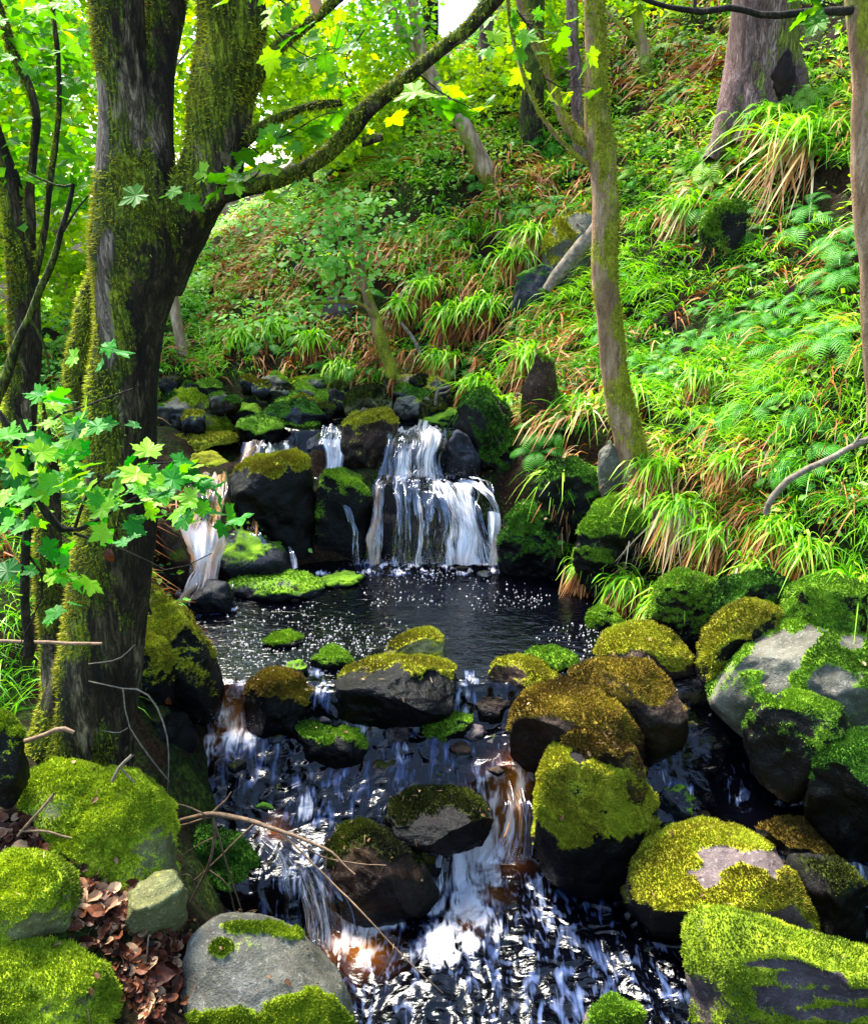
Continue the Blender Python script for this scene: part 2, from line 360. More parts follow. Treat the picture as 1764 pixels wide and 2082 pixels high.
for u, v in [(380,1235),(410,1240),(445,1238),(475,1236),(650,1165),(700,1165),(360,1225),(350,1210)]: fb(u, v, .05, 1.1, -2.3)
foam = np.zeros_like(X)
for (a, c, r, s, e) in FB: foam = np.maximum(foam, s * np.exp(-(((X - a) / r) ** 2 + ((Y - c) / (r * 1.2)) ** 2)))
foam = np.clip(foam * .76 + (turb > .3) * .03 + steep * .04, 0, 1.02)
amb = np.zeros_like(X)
for (u, v, r, s) in [(1045,1650,.07,1.0),(1050,1620,.05,.7),(1030,1690,.09,.8),(1015,1720,.1,.4),(470,1465,.06,.9),(440,1500,.08,.5),(690,1935,.06,.6),(740,1940,.10,.7),(700,1870,.05,.7),(560,1700,.05,.6),(1000,1830,.06,.5),(950,1870,.07,.5),(760,1940,.07,.5),(490,1480,.1,.3)]:
    p = hit(u, v); amb = np.maximum(amb, s * np.exp(-(((X - p[0]) / r) ** 2 + ((Y - p[1]) / r) ** 2)))
WM = watermat()
# water only where the bed lies under it
o = mk('water', np.stack([X, Y, Z], -1).reshape(-1, 3), grid_faces(len(wx), len(wy)), WM, attrs={'foam': foam.ravel(), 'amber': amb.ravel(), 'turb': turb.ravel()}); tag(o, kind='structure')
# floating froth flecks on the pool
n = 4600; u = rng.uniform(460, 1330, n); v = 1160 + 210 * rng.random(n)
p = onz(u, v, -2.294); keep = (vn(np.stack([p[:, 0], p[:, 1] * 1.5, p[:, 0] * 0], -1), 3.5, 4) + .35 * vn(p, 14, 9) + rng.uniform(-.55, .55, n) > .28 - .25 * ((u > 560) & (u < 900)))
p = p[keep]; n = len(p); r = rng.uniform(.0014, .0038, n) * rng.choice([1, 1, 1, 1.8], n); k = 7
an = np.linspace(0, 2 * np.pi, k, endpoint=False)
ring = p[:, None, :] + np.stack([np.cos(an) * 1.25, np.sin(an), an * 0], -1)[None] * (r[:, None] * rng.uniform(.7, 1.2, (n, k)))[..., None]
top = p + np.stack([r * 0, r * 0, r * .5], -1)
ring[..., 2] -= .006; V = np.concatenate([ring, top[:, None]], 1).reshape(-1, 3); i = np.arange(n)[:, None] * (k + 1); j = np.arange(k)[None]
Fc = np.stack([i + j, i + (j + 1) % k, i + k + 0 * j], -1).reshape(-1, 3)
fm = plainmat('froth', [(.3, (.16, .16, .18)), (.7, (.40, .39, .38))], 60, .6, .1)
o = mk('foam', V, Fc, fm); tag(o, kind='stuff'); o['label'] = 'white froth flecks floating on the dark pool'
# ---------------------------------------------------------------- cascades as sheets with their own rails
def sheet(name, rails, mat, nu=40, nv=60, seed=0, amp=.012, dens=0.0, amb=0.0, fade=(.05, .12), topf=0.0):
    """rails: list of polylines, each a list of (u, v, Y), from left to right"""
    L = []
    for r in rails:
        P = np.array([at1(*q) for q in r]); P = catmull(P, nv); L.append(P)
    L = np.array(L); k = len(L); s = np.linspace(0, k - 1, nu)
    G = np.stack([np.stack([np.interp(s, range(k), L[:, j, c]) for c in range(3)], -1) for j in range(nv)], 1)   # nu,nv,3
    acr = np.concatenate([[0], np.cumsum(np.linalg.norm(np.diff(G[:, nv // 2], axis=0), axis=1))])
    al = np.concatenate([[0], np.cumsum(np.linalg.norm(np.diff(G[nu // 2], axis=0), axis=1))])
    A, B = np.meshgrid(acr, al, indexing='ij')
    nrm = np.cross(np.gradient(G, axis=0), np.gradient(G, axis=1)); nrm /= np.linalg.norm(nrm, axis=-1, keepdims=True) + 1e-9
    G[..., 0] += .022 * fbm(np.stack([A * 7, B * 4, A * 0 + seed + 3], -1), 1, 3, seed + 2); G[..., 2] += .018 * fbm(np.stack([A * 9, B * 5, A * 0 + seed + 8], -1), 1, 2, seed + 4)
    G = G - nrm * (2.0 * amp * fbm(np.stack([A * 22, B * 2.0, A * 0 + seed], -1), 1, 3, seed))[..., None] * np.sign(nrm[..., 1:2] + 1e-6)
    S = np.linspace(0, 1, nu)[:, None] * np.ones(nv)[None]; T = np.linspace(0, 1, nv)[None] * np.ones(nu)[:, None]
    d = dens + .45 * vn(np.stack([A * 16, B * 2.5, A * 0 + seed], -1)) - .9 * (1 - sst(0, .16, np.minimum(S, 1 - S) + .06 * vn(np.stack([B * 6, A * 0, A * 0 + seed], -1)))) - .8 * topf * (1 - sst(0, .18, T + .07 * vn(np.stack([A * 30, A * 0, A * 0 + seed], -1))))
    o = mk(name, G.reshape(-1, 3), grid_faces(nu, nv), mat, attrs={'dens': d.ravel(), 'amb': (0 * T + amb).ravel()}, uv=np.stack([A + seed, B], -1).reshape(-1, 2))
    return tag(o, kind='structure')
def catmull(P, n, radii=None):
    P = np.asarray(P, float); d = np.concatenate([[0], np.cumsum(np.linalg.norm(np.diff(P[:, :3], axis=0), axis=1) ** .5)])
    Q = np.concatenate([[2 * P[0] - P[1]], P, [2 * P[-1] - P[-2]]]); t = np.linspace(0, d[-1], n); k = np.clip(np.searchsorted(d, t, side='right') - 1, 0, len(P) - 2)
    s = ((t - d[k]) / (d[k + 1] - d[k] + 1e-9))[:, None]; a, b_, c_, e = Q[k], Q[k + 1], Q[k + 2], Q[k + 3]
    return .5 * (2 * b_ + (c_ - a) * s + (2 * a - 5 * b_ + 4 * c_ - e) * s ** 2 + (3 * b_ - a - 3 * c_ + e) * s ** 3)
FM = fallmat('falling_water', .50); FD = fallmat('falling_water_dense', .86); FS = fallmat('falling_water_thin', .22); FW = fallmat('wet_sheet', .36)
# main fall: upper lip over the top block, apron, then the long curtain to the pool
sheet('waterfall', [[(797,876,6.15),(790,893,5.80),(782,930,5.63),(775,968,5.56)], [(840,872,6.2),(838,888,5.80),(836,925,5.64),(834,972,5.56)], [(895,874,6.2),(908,888,5.80),(902,930,5.64),(905,975,5.56)]], FD, 60, 50, 1, amp=.03, dens=-.05)
sheet('waterfall', [[(772,962,5.62),(758,990,5.52),(752,1060,5.40),(748,1152,5.32)], [(800,966,5.62),(785,985,5.48),(778,1060,5.38),(776,1152,5.30)]], FD, 30, 60, 2, amb=.28)
sheet('waterfall', [[(800,966,5.62),(800,978,5.46),(800,1000,5.34),(800,1152,5.26)], [(850,966,5.64),(850,980,5.44),(848,1010,5.31),(846,1152,5.24)], [(885,966,5.64),(893,990,5.44),(905,1040,5.28),(915,1150,5.20)]], FS, 60, 60, 3, dens=.10)
sheet('waterfall', [[(870,966,5.64),(880,985,5.44),(895,1040,5.26),(905,1152,5.18)], [(905,972,5.64),(925,1000,5.42),(950,1060,5.24),(960,1150,5.16)], [(930,985,5.64),(960,1010,5.44),(990,1060,5.26),(1005,1142,5.18)]], FD, 60, 60, 4, amp=.02, dens=.15)
sheet('waterfall', [[(925,972,5.70),(950,985,5.52),(985,1020,5.36),(998,1060,5.28)], [(940,968,5.75),(975,985,5.58),(1012,1025,5.42),(1022,1075,5.34)]], FD, 30, 40, 5, dens=.1)
sheet('waterfall', [[(985,1040,5.38),(985,1070,5.30),(985,1105,5.24),(985,1150,5.2)], [(1015,1045,5.38),(1020,1075,5.32),(1015,1110,5.26),(1018,1145,5.22)]], FD, 30, 40, 6, dens=.1)
for q_, (x0, x1, x2) in enumerate([(806, 808, 812), (824, 826, 826), (846, 850, 852), (868, 876, 880), (890, 905, 912), (935, 962, 975), (960, 990, 1004)]):
    sheet('waterfall', [[(x0-5,968,5.60),(x1-6,992,5.40),(x1-5,1050,5.22),(x2-8,1153,5.14)], [(x0+6,968,5.60),(x1+6,992,5.40),(x1+6,1050,5.22),(x2+7,1153,5.14)]], FM, 14, 60, 40 + q_, amp=.01, dens=.05)
# apron on top of the lower block
sheet('waterfall', [[(772,972,5.55),(780,962,5.66),(790,956,5.8)], [(880,978,5.50),(880,962,5.66),(880,956,5.8)], [(945,985,5.58),(930,966,5.7),(915,956,5.85)]], FW, 50, 20, 7, dens=.1)
# small central spouts
sheet('waterfall', [[(655,862,6.15),(648,885,6.05),(642,905,5.97)], [(694,862,6.15),(696,882,6.05),(694,905,5.97)]], FD, 24, 30, 8, dens=.15)
sheet('waterfall', [[(650,895,5.98),(662,915,5.92),(670,962,5.84)], [(690,890,5.98),(696,915,5.92),(702,964,5.84)]], FD, 24, 40, 9, dens=.1)
sheet('waterfall', [[(640,972,5.62),(668,990,5.50),(700,1050,5.36),(722,1152,5.28)], [(652,968,5.62),(684,990,5.50),(712,1050,5.36),(730,1152,5.28)]], FM, 14, 60, 10, amb=.25)
# upper left run
sheet('waterfall', [[(500,896,5.85),(490,920,5.75),(480,948,5.66)], [(536,892,5.85),(526,925,5.75),(514,948,5.66)]], FD, 24, 30, 11, amb=.35)
sheet('waterfall', [[(542,865,6.6),(545,880,6.45),(545,892,6.4)], [(575,863,6.6),(580,880,6.45),(575,892,6.4)]], FM, 24, 30, 12)
sheet('waterfall', [[(505,892,6.35),(515,905,6.1),(520,920,5.95)], [(600,890,6.35),(598,905,6.1),(590,922,5.95)]], FW, 50, 24, 13, dens=.12)
# left cascade: over the lip, amber chute, white run into the pool
sheet('waterfall', [[(392,972,5.45),(378,1000,5.22),(362,1055,5.06),(345,1112,4.92)], [(430,968,5.45),(425,1000,5.18),(415,1060,5.0),(402,1112,4.88)], [(472,972,5.45),(470,1008,5.2),(466,1060,5.04),(458,1108,4.92)]], FD, 60, 50, 14, amb=.36, amp=.02)
FX = fallmat('falling_white', 1.3)
sheet('waterfall', [[(368,1070,4.98),(376,1120,4.88),(384,1160,4.81),(360,1198,4.73),(330,1240,4.62)], [(418,1060,4.98),(418,1120,4.84),(412,1168,4.77),(390,1205,4.70),(360,1246,4.60)], [(468,1070,4.98),(456,1120,4.88),(448,1162,4.82),(440,1190,4.76),(400,1240,4.64)]], FX, 60, 60, 15, dens=.12, amb=.22, amp=.04, topf=1.0)
sheet('waterfall', [[(388,1095,4.93),(392,1140,4.83),(395,1180,4.74),(372,1240,4.60)], [(440,1095,4.93),(432,1140,4.82),(424,1185,4.75),(410,1238,4.62)]], FD, 50, 50, 25, dens=.15, amp=.05, topf=1.0)
sheet('waterfall', [[(372,1110,4.93),(380,1150,4.84),(352,1210,4.68),(322,1246,4.58)], [(400,1105,4.93),(405,1155,4.82),(385,1212,4.68),(345,1250,4.58)]], FD, 40, 50, 26, dens=.1, amp=.05, topf=1.0)
sheet('waterfall', [[(400,1180,4.86),(385,1210,4.76),(375,1242,4.66)], [(440,1175,4.88),(435,1205,4.76),(430,1243,4.66)], [(475,1180,4.88),(476,1210,4.76),(474,1240,4.66)]], FM, 50, 40, 16, dens=.03)
sheet('waterfall', [[(500,1078,5.25),(515,1095,5.15),(525,1115,5.1)], [(520,1076,5.25),(535,1092,5.15),(545,1112,5.1)]], FM, 20, 24, 17, dens=.2)
sheet('waterfall', [[(580,1118,5.2),(590,1135,5.12),(598,1160,5.05)], [(592,1116,5.2),(604,1138,5.12),(612,1158,5.05)]], FM, 20, 24, 18, dens=.2)
# lower veil over the sill in front, left
sheet('waterfall', [[(520,1700,3.10),(545,1750,3.02),(560,1820,2.93),(590,1935,2.84)], [(560,1695,3.12),(600,1750,3.02),(625,1820,2.93),(650,1945,2.84)], [(620,1700,3.12),(660,1760,3.02),(700,1830,2.95),(725,1925,2.88)]], fallmat('veil', .42), 60, 60, 19, amp=.025)
sheet('waterfall', [[(1010,1590,3.46),(1014,1630,3.34),(1004,1690,3.25),(975,1760,3.16)], [(1040,1590,3.46),(1045,1630,3.34),(1042,1690,3.25),(1025,1760,3.16)], [(1070,1600,3.46),(1080,1640,3.34),(1082,1690,3.25),(1078,1740,3.18)]], fallmat('chute', .7), 50, 50, 20, amb=.5, amp=.02)
# upper stream surface
ux = np.arange(-1.2, .55, .02); uy = np.arange(6.06, 7.0, .02); X, Y = np.meshgrid(ux, uy, indexing='ij')
Z = -1.65 - 1.6 * np.maximum(6.3 + .12 * vn(np.stack([X, X * 0, X * 0], -1), 6, 3) - Y, 0) * (1 - sst(-.35, -.2, X) * (1 - sst(.1, .2, X))) + .006 * fbm(np.stack([X, Y, X * 0], -1), 14, 3, 3)
o = mk('water', np.stack([X, Y, Z], -1).reshape(-1, 3), grid_faces(len(ux), len(uy)), WM, attrs={'foam': (X * 0 + .05).ravel(), 'amber': (X * 0).ravel(), 'turb': (X * 0 + .4).ravel()}); tag(o, kind='structure')

# drops flung off the falls
D_ = []
for (u, v, Y0, ru, rv, n) in [(880,1145,5.2,130,10,700),(775,1148,5.28,30,8,200),(850,885,5.82,65,8,300),(850,970,5.5,100,10,300),(1010,1130,5.2,25,14,160),(990,1050,5.3,40,40,160),(420,1235,4.66,60,8,260),(725,1150,5.26,16,6,60),(1020,1750,3.22,40,20,160),(970,1800,3.1,50,40,200),(730,1920,2.85,60,14,220),(470,1480,3.55,60,16,160),(410,1100,5.05,40,30,160)]:
    D_.append(at(rng.normal(u, ru * .55, n), v - np.abs(rng.normal(0, rv, n)), Y0 + rng.normal(0, .04, n)))
D_ = np.concatenate(D_); n = len(D_); r = rng.uniform(.0008, .0026, n); T4 = np.array([(0, 0, 1), (.94, 0, -.33), (-.47, .82, -.33), (-.47, -.82, -.33)])
V = (D_[:, None] + T4[None] * r[:, None, None]).reshape(-1, 3); i = np.arange(n)[:, None, None] * 4
o = mk('spray', V, (np.array([(0, 1, 2), (0, 2, 3), (0, 3, 1), (1, 3, 2)])[None] + i).reshape(-1, 3), fm); tag(o, 'white drops and froth flung up where the falls land', kind='stuff')
# ---------------------------------------------------------------- boulders and rocks, each with its own traced outline, depth and base
def ico(lv):
    import bmesh
    bm = bmesh.new(); bmesh.ops.create_icosphere(bm, subdivisions=lv, radius=1.0)
    V = np.array([v.co[:] for v in bm.verts]); Fa = np.array([[v.index for v in f.verts] for f in bm.faces]); bm.free(); return V, Fa
ICO = {k: ico(k) for k in (4, 5, 6)}
ROCKS = []
def onz_y(v, y): return float(at1(CU, v, y)[2])
def rock(pts, label, stone='grey', moss='gold', m=.5, dep=.8, box=2.8, Y=None, lv=5, wet=.06, tuft=0, cuts=7, rough=1.0, name='boulder', seed=None, zb=None, group=None, shade_nz=.42, bare=(), mossy=(), under=None):
    seed = len(ROCKS) * 7 + 3 if seed is None else seed; rg = np.random.default_rng(seed)
    P = np.array(pts, float); u0, u1 = P[:, 0].min(), P[:, 0].max(); v0, v1 = P[:, 1].min(), P[:, 1].max(); uc, vc = (u0 + u1) / 2, (v0 + v1) / 2
    if zb is not None: base = onz(uc, v1, zb).reshape(3)
    elif Y is not None: base = at1(uc, v1, Y)
    else: base = hit(uc, v1)
    wd = (u1 - u0) / F * (base[1] * cP - base[2] * sP); D = dep * wd
    Yc = base[1] + D * .42; C = at1(uc, vc, Yc); tt = C[1] * cP - C[2] * sP
    a = (u1 - u0) / F * tt / 2; Vh = (v1 - v0) / F * tt / 2
    d0 = ray(uc, vc).reshape(3); fwd = d0 / np.linalg.norm(d0); right = np.array([1, 0, 0.]); up = np.cross(right, fwd)
    phi = math.asin(-fwd[2]); D = min(D, 2 * 1.5 * Vh / max(.2, math.sin(max(phi, .2))) * .8)
    h = math.sqrt(max(Vh ** 2 - (D / 2 * math.sin(phi)) ** 2, (.4 * Vh) ** 2)) / math.cos(phi)
    S, Fa = ICO[lv]
    r = (np.abs(S) ** box).sum(1) ** (-1 / box); S = S * r[:, None]
    for k in range(cuts):                                        # fracture planes
        n = rg.normal(size=3); n[2] = abs(n[2]) * .8 if rg.random() < .65 else n[2] * .4; n /= np.linalg.norm(n); q = rg.uniform(.70, .92)
        s = S @ n - q; S = S - n * (np.maximum(s, 0) * .92)[:, None]
    V = S * np.array([a, D / 2, h])
    yaw = rg.uniform(-.2, .2); c_, s_ = math.cos(yaw), math.sin(yaw); V = V @ np.array([[c_, -s_, 0], [s_, c_, 0], [0, 0, 1]]).T
    sc = (a + h) / 2; nn = V / (np.linalg.norm(V, axis=1, keepdims=True) + 1e-9)
    V = V + nn * (sc * rough * (.085 * fbm(V / sc, 1.3, 3, seed) + .03 * fbm(V / sc, 5, 3, seed + 5)))[:, None]
    # fit the visible outline
    ax = V @ right; ay = V @ up; th = np.arctan2(ay, ax); rr = np.hypot(ax, ay); K = 90; bi = ((th + np.pi) / (2 * np.pi) * K).astype(int) % K
    Rs = np.zeros(K); np.maximum.at(Rs, bi, rr); Rs = np.where(Rs == 0, rr.max() * .8, Rs)
    Rs = (Rs + np.roll(Rs, 1) + np.roll(Rs, -1)) / 3
    q = np.stack([(P[:, 0] - uc) / F * tt, -(P[:, 1] - vc) / F * tt], 1); Q = np.concatenate([q[-2:], q, q[:3]]); m_ = []
    for i in range(2, len(Q) - 2):                                # rounded polygon
        for s in np.linspace(0, 1, 12, endpoint=False):
            p0, p1, p2, p3 = Q[i - 1], Q[i], Q[i + 1], Q[i + 2] if i + 2 < len(Q) else Q[-1]
            m_.append(.5 * (2 * p1 + (p2 - p0) * s * .7 + (2 * p0 - 5 * p1 + 4 * p2 - p3) * s * s * .0 + 2 * (p2 - p1) * s * 1.0 - (p2 - p0) * s * .7))
    m_ = np.array(m_); tq = np.arctan2(m_[:, 1], m_[:, 0]); rq = np.hypot(m_[:, 0], m_[:, 1]); od = np.argsort(tq); tq = tq[od]; rq = rq[od]
    ta = (np.arange(K) + .5) / K * 2 * np.pi - np.pi; Rt = np.interp(ta, np.concatenate([tq - 2 * np.pi, tq, tq + 2 * np.pi]), np.tile(rq, 3))
    Rt = .25 * np.roll(Rt, 1) + .5 * Rt + .25 * np.roll(Rt, -1)
    ratio = Rt / Rs; tt3 = np.concatenate([ta - 2 * np.pi, ta, ta + 2 * np.pi]); f = np.interp(th, tt3, np.tile(ratio, 3))
    V = V + (right[None] * (ax * (f - 1))[:, None] + up[None] * (ay * (f - 1))[:, None])
    V = V + C
    low = np.clip((C[2] - V[:, 2]) / h, 0, 2); V[:, 2] -= low * (.05 + .10 * h)     # foot runs on below the water or soil
    # fine relief, normals
    fn = np.cross(V[Fa[:, 1]] - V[Fa[:, 0]], V[Fa[:, 2]] - V[Fa[:, 0]]); vnm = np.zeros_like(V)
    for j in range(3): np.add.at(vnm, Fa[:, j], fn)
    vnm /= np.linalg.norm(vnm, axis=1, keepdims=True) + 1e-12
    nz = fbm(V, 5.0, 3, seed + 40)
    ms = m + (.22 if m >= .14 else 0) + .75 * (vnm[:, 2] - .35) + .5 * nz; pu, pv = proj(V); jn = 1 + .35 * nz + .55 * fbm(V, 16, 3, seed + 77)
    for (bu, bv, bx, by) in bare: ms = ms - 1.6 * np.exp(-((((pu - bu) / bx) ** 2 + ((pv - bv) / by) ** 2) * jn) ** 2)
    for (bu, bv, bx, by) in mossy: ms = ms + 1.2 * np.exp(-((((pu - bu) / bx) ** 2 + ((pv - bv) / by) ** 2) * jn) ** 2)
    under_shade = sst(-32, 26, pv - under - 26 * nz - 14 * fbm(V, 14, 2, seed + 3)) if under else 0                     # undercut shade painted near black below this row, moss removed
    ms = np.clip(ms - 1.5 * under_shade, 0, 1)
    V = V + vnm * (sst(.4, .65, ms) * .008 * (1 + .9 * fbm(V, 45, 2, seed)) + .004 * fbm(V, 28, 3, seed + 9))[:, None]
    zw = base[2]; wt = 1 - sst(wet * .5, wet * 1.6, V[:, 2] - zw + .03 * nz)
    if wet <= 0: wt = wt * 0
    wt = np.maximum(wt, (.85 if wet > 0 else .3) * (1 - sst(-.12, shade_nz, vnm[:, 2] + .15 * nz)))  # steep and downward faces darkened as painted shade, beyond the wet band
    wt = np.maximum(wt, under_shade * .9)
    o = mk(name, V, Fa, rockmat(stone, moss), attrs={'moss': ms * (1 - wt * .6), 'wet': wt})
    recenter(o, C); tag(o, label, 'rock', group); ROCKS.append(o)
    if tuft:                                                      # upright moss shoots over the green patches
        ar = np.linalg.norm(fn, axis=1) * sst(.40, .95, ms[Fa].mean(1)) * (wt[Fa].mean(1) < .5) * (vnm[Fa].mean(1) @ (-fwd) > -.25); 
        if ar.sum() > 0:
            idx = rg.choice(len(Fa), tuft, p=ar / ar.sum()); bc = rg.dirichlet((1, 1, 1), tuft)
            p = (V[Fa[idx]] * bc[..., None]).sum(1); nm = (vnm[Fa[idx]] * bc[..., None]).sum(1)
            dr = nm + rg.normal(size=(tuft, 3)) * .55 + np.array([0, 0, .25]); dr /= np.linalg.norm(dr, axis=1, keepdims=True)
            sd = np.cross(dr, rg.normal(size=(tuft, 3))); sd /= np.linalg.norm(sd, axis=1, keepdims=True)
            dist = np.linalg.norm(p, axis=1); ln = rg.uniform(.004, .0115, tuft) * (.6 + .18 * dist); wd_ = .0011 * dist
            T = np.stack([p - sd * wd_[:, None] - nm * .003, p + sd * wd_[:, None] - nm * .003, p + dr * ln[:, None]], 1).reshape(-1, 3)
            rn = np.repeat(np.clip(.45 + .55 * fbm(p, 5, 3, seed) + rg.normal(size=tuft) * .16, 0, 1), 3)
            mo = mk('moss', T, np.arange(tuft * 3).reshape(-1, 3), leafmat('moss_shoots_' + moss, MOSS[moss], .15, .8), attrs={'rnd': rn}, smooth=False)
            recenter(mo, C); mo.location = (0, 0, 0); mo.parent = o; mo['kind'] = 'stuff'
    return o
# --- far group, above and beside the fall
rock([(315,900),(318,830),(350,795),(400,790),(450,820),(478,870),(470,900),(390,905)], 'broad bright mossy boulder above the left cascade, beside the big trunk', 'olive', 'lime', .62, .9, Y=6.7, tuft=7000, wet=.03)
rock([(305,930),(310,892),(390,885),(480,880),(485,905),(450,915),(400,950)], 'flat mossy ledge stone under the bright mossy boulder', 'dark', 'gold', .42, .6, Y=6.3, wet=.03, tuft=2500)
rock([(385,975),(395,925),(430,918),(470,945),(462,985),(420,985)], 'dark rounded stone above the amber chute', 'dark', 'gold', .3, .8, Y=5.9)
rock([(452,835),(470,820),(525,822),(545,850),(520,862),(460,856)], 'small mossy stone at the back of the upper stream', 'dark', 'green', .35, .8, Y=6.9)
rock([(480,870),(495,853),(545,850),(560,875),(545,895),(490,892)], 'brown wet stone left of the little upper spill', 'brown', 'gold', .25, .8, Y=6.55)
rock([(512,812),(540,790),(600,770),(660,766),(702,785),(704,805),(640,828),(530,832)], 'long pale mossy boulder at the back of the stream under the hillside', 'grey', 'lime', .50, .8, Y=7.1, tuft=4000)
rock([(565,850),(570,812),(610,797),(680,795),(692,815),(680,850),(600,858)], 'flat pale topped mossy boulder in front of the long pale one', 'olive', 'green', .42, .8, Y=6.8, tuft=2500)
rock([(560,885),(580,855),(640,850),(660,870),(650,890),(600,900)], 'low green mossy stone between two small spills', 'dark', 'green', .5, .8, Y=6.45, tuft=1500)
rock([(700,838),(706,808),(725,787),(762,785),(798,818),(792,850),(740,858)], 'round olive boulder on top of the brown block', 'olive', 'dark', .45, .8, Y=6.55, lv=5, tuft=2500)
rock([(796,835),(806,810),(840,803),(858,820),(852,845),(820,850)], 'small white topped stone beside the round olive boulder', 'grey', 'lime', .1, .8, Y=6.6, wet=.02)
rock([(850,860),(870,835),(930,830),(1000,845),(990,880),(900,885)], 'dark mossy stone behind the lip of the fall', 'dark', 'green', .4, .7, Y=6.5)
rock([(690,900),(700,860),(745,838),(795,832),(810,862),(806,905),(790,950),(770,975),(715,965),(692,935)], 'brown angular block left of the waterfall lip', 'brown', 'gold', .18, .8, box=3.4, Y=5.85, wet=.05, tuft=2500)
rock([(618,930),(625,895),(650,880),(690,885),(698,915),(690,945),(640,948)], 'dark bluish wet stone under the narrow spout', 'blue', 'dark', .0, .8, Y=6.05, wet=.10)
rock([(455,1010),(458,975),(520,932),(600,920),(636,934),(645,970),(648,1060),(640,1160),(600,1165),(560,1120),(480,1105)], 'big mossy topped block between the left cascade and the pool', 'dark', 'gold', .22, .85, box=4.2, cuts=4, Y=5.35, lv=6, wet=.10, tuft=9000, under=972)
rock([(632,1000),(648,965),(690,956),(735,972),(757,1012),(752,1090),(750,1165),(640,1170)], 'tall dark block with a mossy shoulder left of the waterfall', 'dark', 'green', .16, .9, box=4, cuts=5, Y=5.40, lv=5, wet=.28, tuft=3000)
rock([(762,1010),(775,975),(840,962),(910,968),(950,1000),(975,1060),(985,1165),(765,1165)], 'black wet block behind the curtain of the waterfall', 'dark', 'dark', .0, .7, box=3.6, cuts=8, Y=5.36, lv=5, wet=1.2)
rock([(775,960),(780,915),(800,890),(860,884),(910,890),(920,930),(915,985),(790,985)], 'wet block under the upper lip of the waterfall', 'dark', 'dark', .0, .6, box=4, cuts=4, Y=5.72, lv=5, wet=.6)
rock([(904,950),(908,905),(925,872),(950,885),(978,935),(978,950),(960,985),(910,975)], 'pyramid shaped grey stone on the right of the waterfall lip', 'blue', 'green', .0, .6, box=2.4, cuts=9, Y=5.72, wet=.02)
rock([(920,870),(945,805),(985,790),(1030,830),(1068,905),(1085,1000),(1070,1090),(1020,1080),(985,990),(940,960)], 'mossy crag rising right of the waterfall', 'dark', 'deep', .34, .8, Y=5.8, lv=6, wet=.05, tuft=9000, box=3.6, cuts=11, rough=1.5)
rock([(1015,1165),(1008,1110),(1030,1050),(1060,1020),(1110,1020),(1155,1080),(1165,1150),(1120,1185)], 'dark mossy bank rock at the right end of the waterfall foot', 'dark', 'deep', .30, .8, zb=-2.32, lv=6, wet=.10, tuft=5000, cuts=11, rough=1.5)
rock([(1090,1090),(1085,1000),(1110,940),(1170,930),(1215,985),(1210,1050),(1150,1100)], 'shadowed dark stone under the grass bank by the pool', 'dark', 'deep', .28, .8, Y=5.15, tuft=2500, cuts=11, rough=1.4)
rock([(1065,900),(1060,790),(1085,720),(1120,740),(1140,830),(1130,930),(1090,940)], 'upright brown rock column in the bank left of the leaning tree', 'brown', 'green', .22, .5, Y=5.85, wet=0, name='rock', cuts=12, box=3.6, rough=1.8, tuft=1500)
rock([(1218,985),(1215,920),(1235,895),(1262,930),(1262,980),(1240,1000)], 'lichened grey stone tucked by the foot of the leaning tree', 'grey', 'deep', .05, .7, Y=5.1, wet=0, name='rock')
rock([(1105,500),(1125,450),(1180,432),(1225,450),(1235,530),(1180,575),(1110,570)], 'grey outcrop with a mossy cap behind the fallen log', 'grey', 'gold', .3, .6, wet=0, cuts=9, name='rock', tuft=2500)
rock([(1040,620),(1050,560),(1100,540),(1150,560),(1130,610),(1080,640)], 'dark slab lying below the mossy capped outcrop', 'blue', 'deep', .3, .6, wet=0, cuts=9, name='rock')
rock([(655,640),(662,608),(700,602),(725,620),(718,650),(680,655)], 'small pinkish stone in the hillside behind the pool', 'purple', 'deep', .0, .6, wet=0, name='rock')
rock([(1420,470),(1440,420),(1500,415),(1510,500),(1490,560),(1440,550)], 'dark mossy rib of rock high on the right slope', 'dark', 'green', .55, .6, wet=0, name='rock', tuft=2500)
# --- foot of the left cascade
rock([(438,1140),(448,1090),(478,1075),(520,1090),(570,1115),(612,1150),(600,1178),(470,1175)], 'bluish wet stone at the foot of the big mossy block', 'blue', 'green', .12, .9, zb=-2.25, wet=.12)
rock([(375,1240),(385,1205),(420,1180),(465,1185),(478,1215),(474,1242),(430,1250)], 'low rounded stone with water combing over it', 'blue', 'dark', .0, .9, zb=-2.31, wet=.16)
rock([(462,1205),(470,1165),(540,1160),(620,1165),(670,1190),(650,1210),(560,1222)], 'flat mossy wet slab at the left edge of the pool', 'blue', 'green', .35, .6, zb=-2.30, wet=.02, tuft=1500)
rock([(640,1185),(655,1168),(700,1162),(745,1172),(720,1190),(680,1195)], 'small dark stone breaking the pool under the fall', 'dark', 'green', .2, .7, zb=-2.30, wet=.03)
rock([(290,1200),(300,1090),(330,1050),(372,1085),(388,1140),(380,1190),(340,1225)], 'dark reddish bank stone left of the amber chute', 'brown', 'dark', .2, .8, Y=4.75, wet=.10)
rock([(275,1300),(280,1215),(318,1198),(375,1245),(425,1315),(447,1385),(440,1435),(380,1452),(300,1440)], 'tall leaning boulder with a moss fringed edge at the left of the pool', 'dark', 'gold', .30, .9, zb=-2.33, lv=6, wet=.05, tuft=7000)
rock([(248,1400),(252,1310),(285,1288),(335,1305),(362,1350),(352,1410),(300,1445)], 'rounded mossy boulder beside the foot of the big tree', 'dark', 'gold', .38, .9, Y=3.45, wet=.0, tuft=5000)
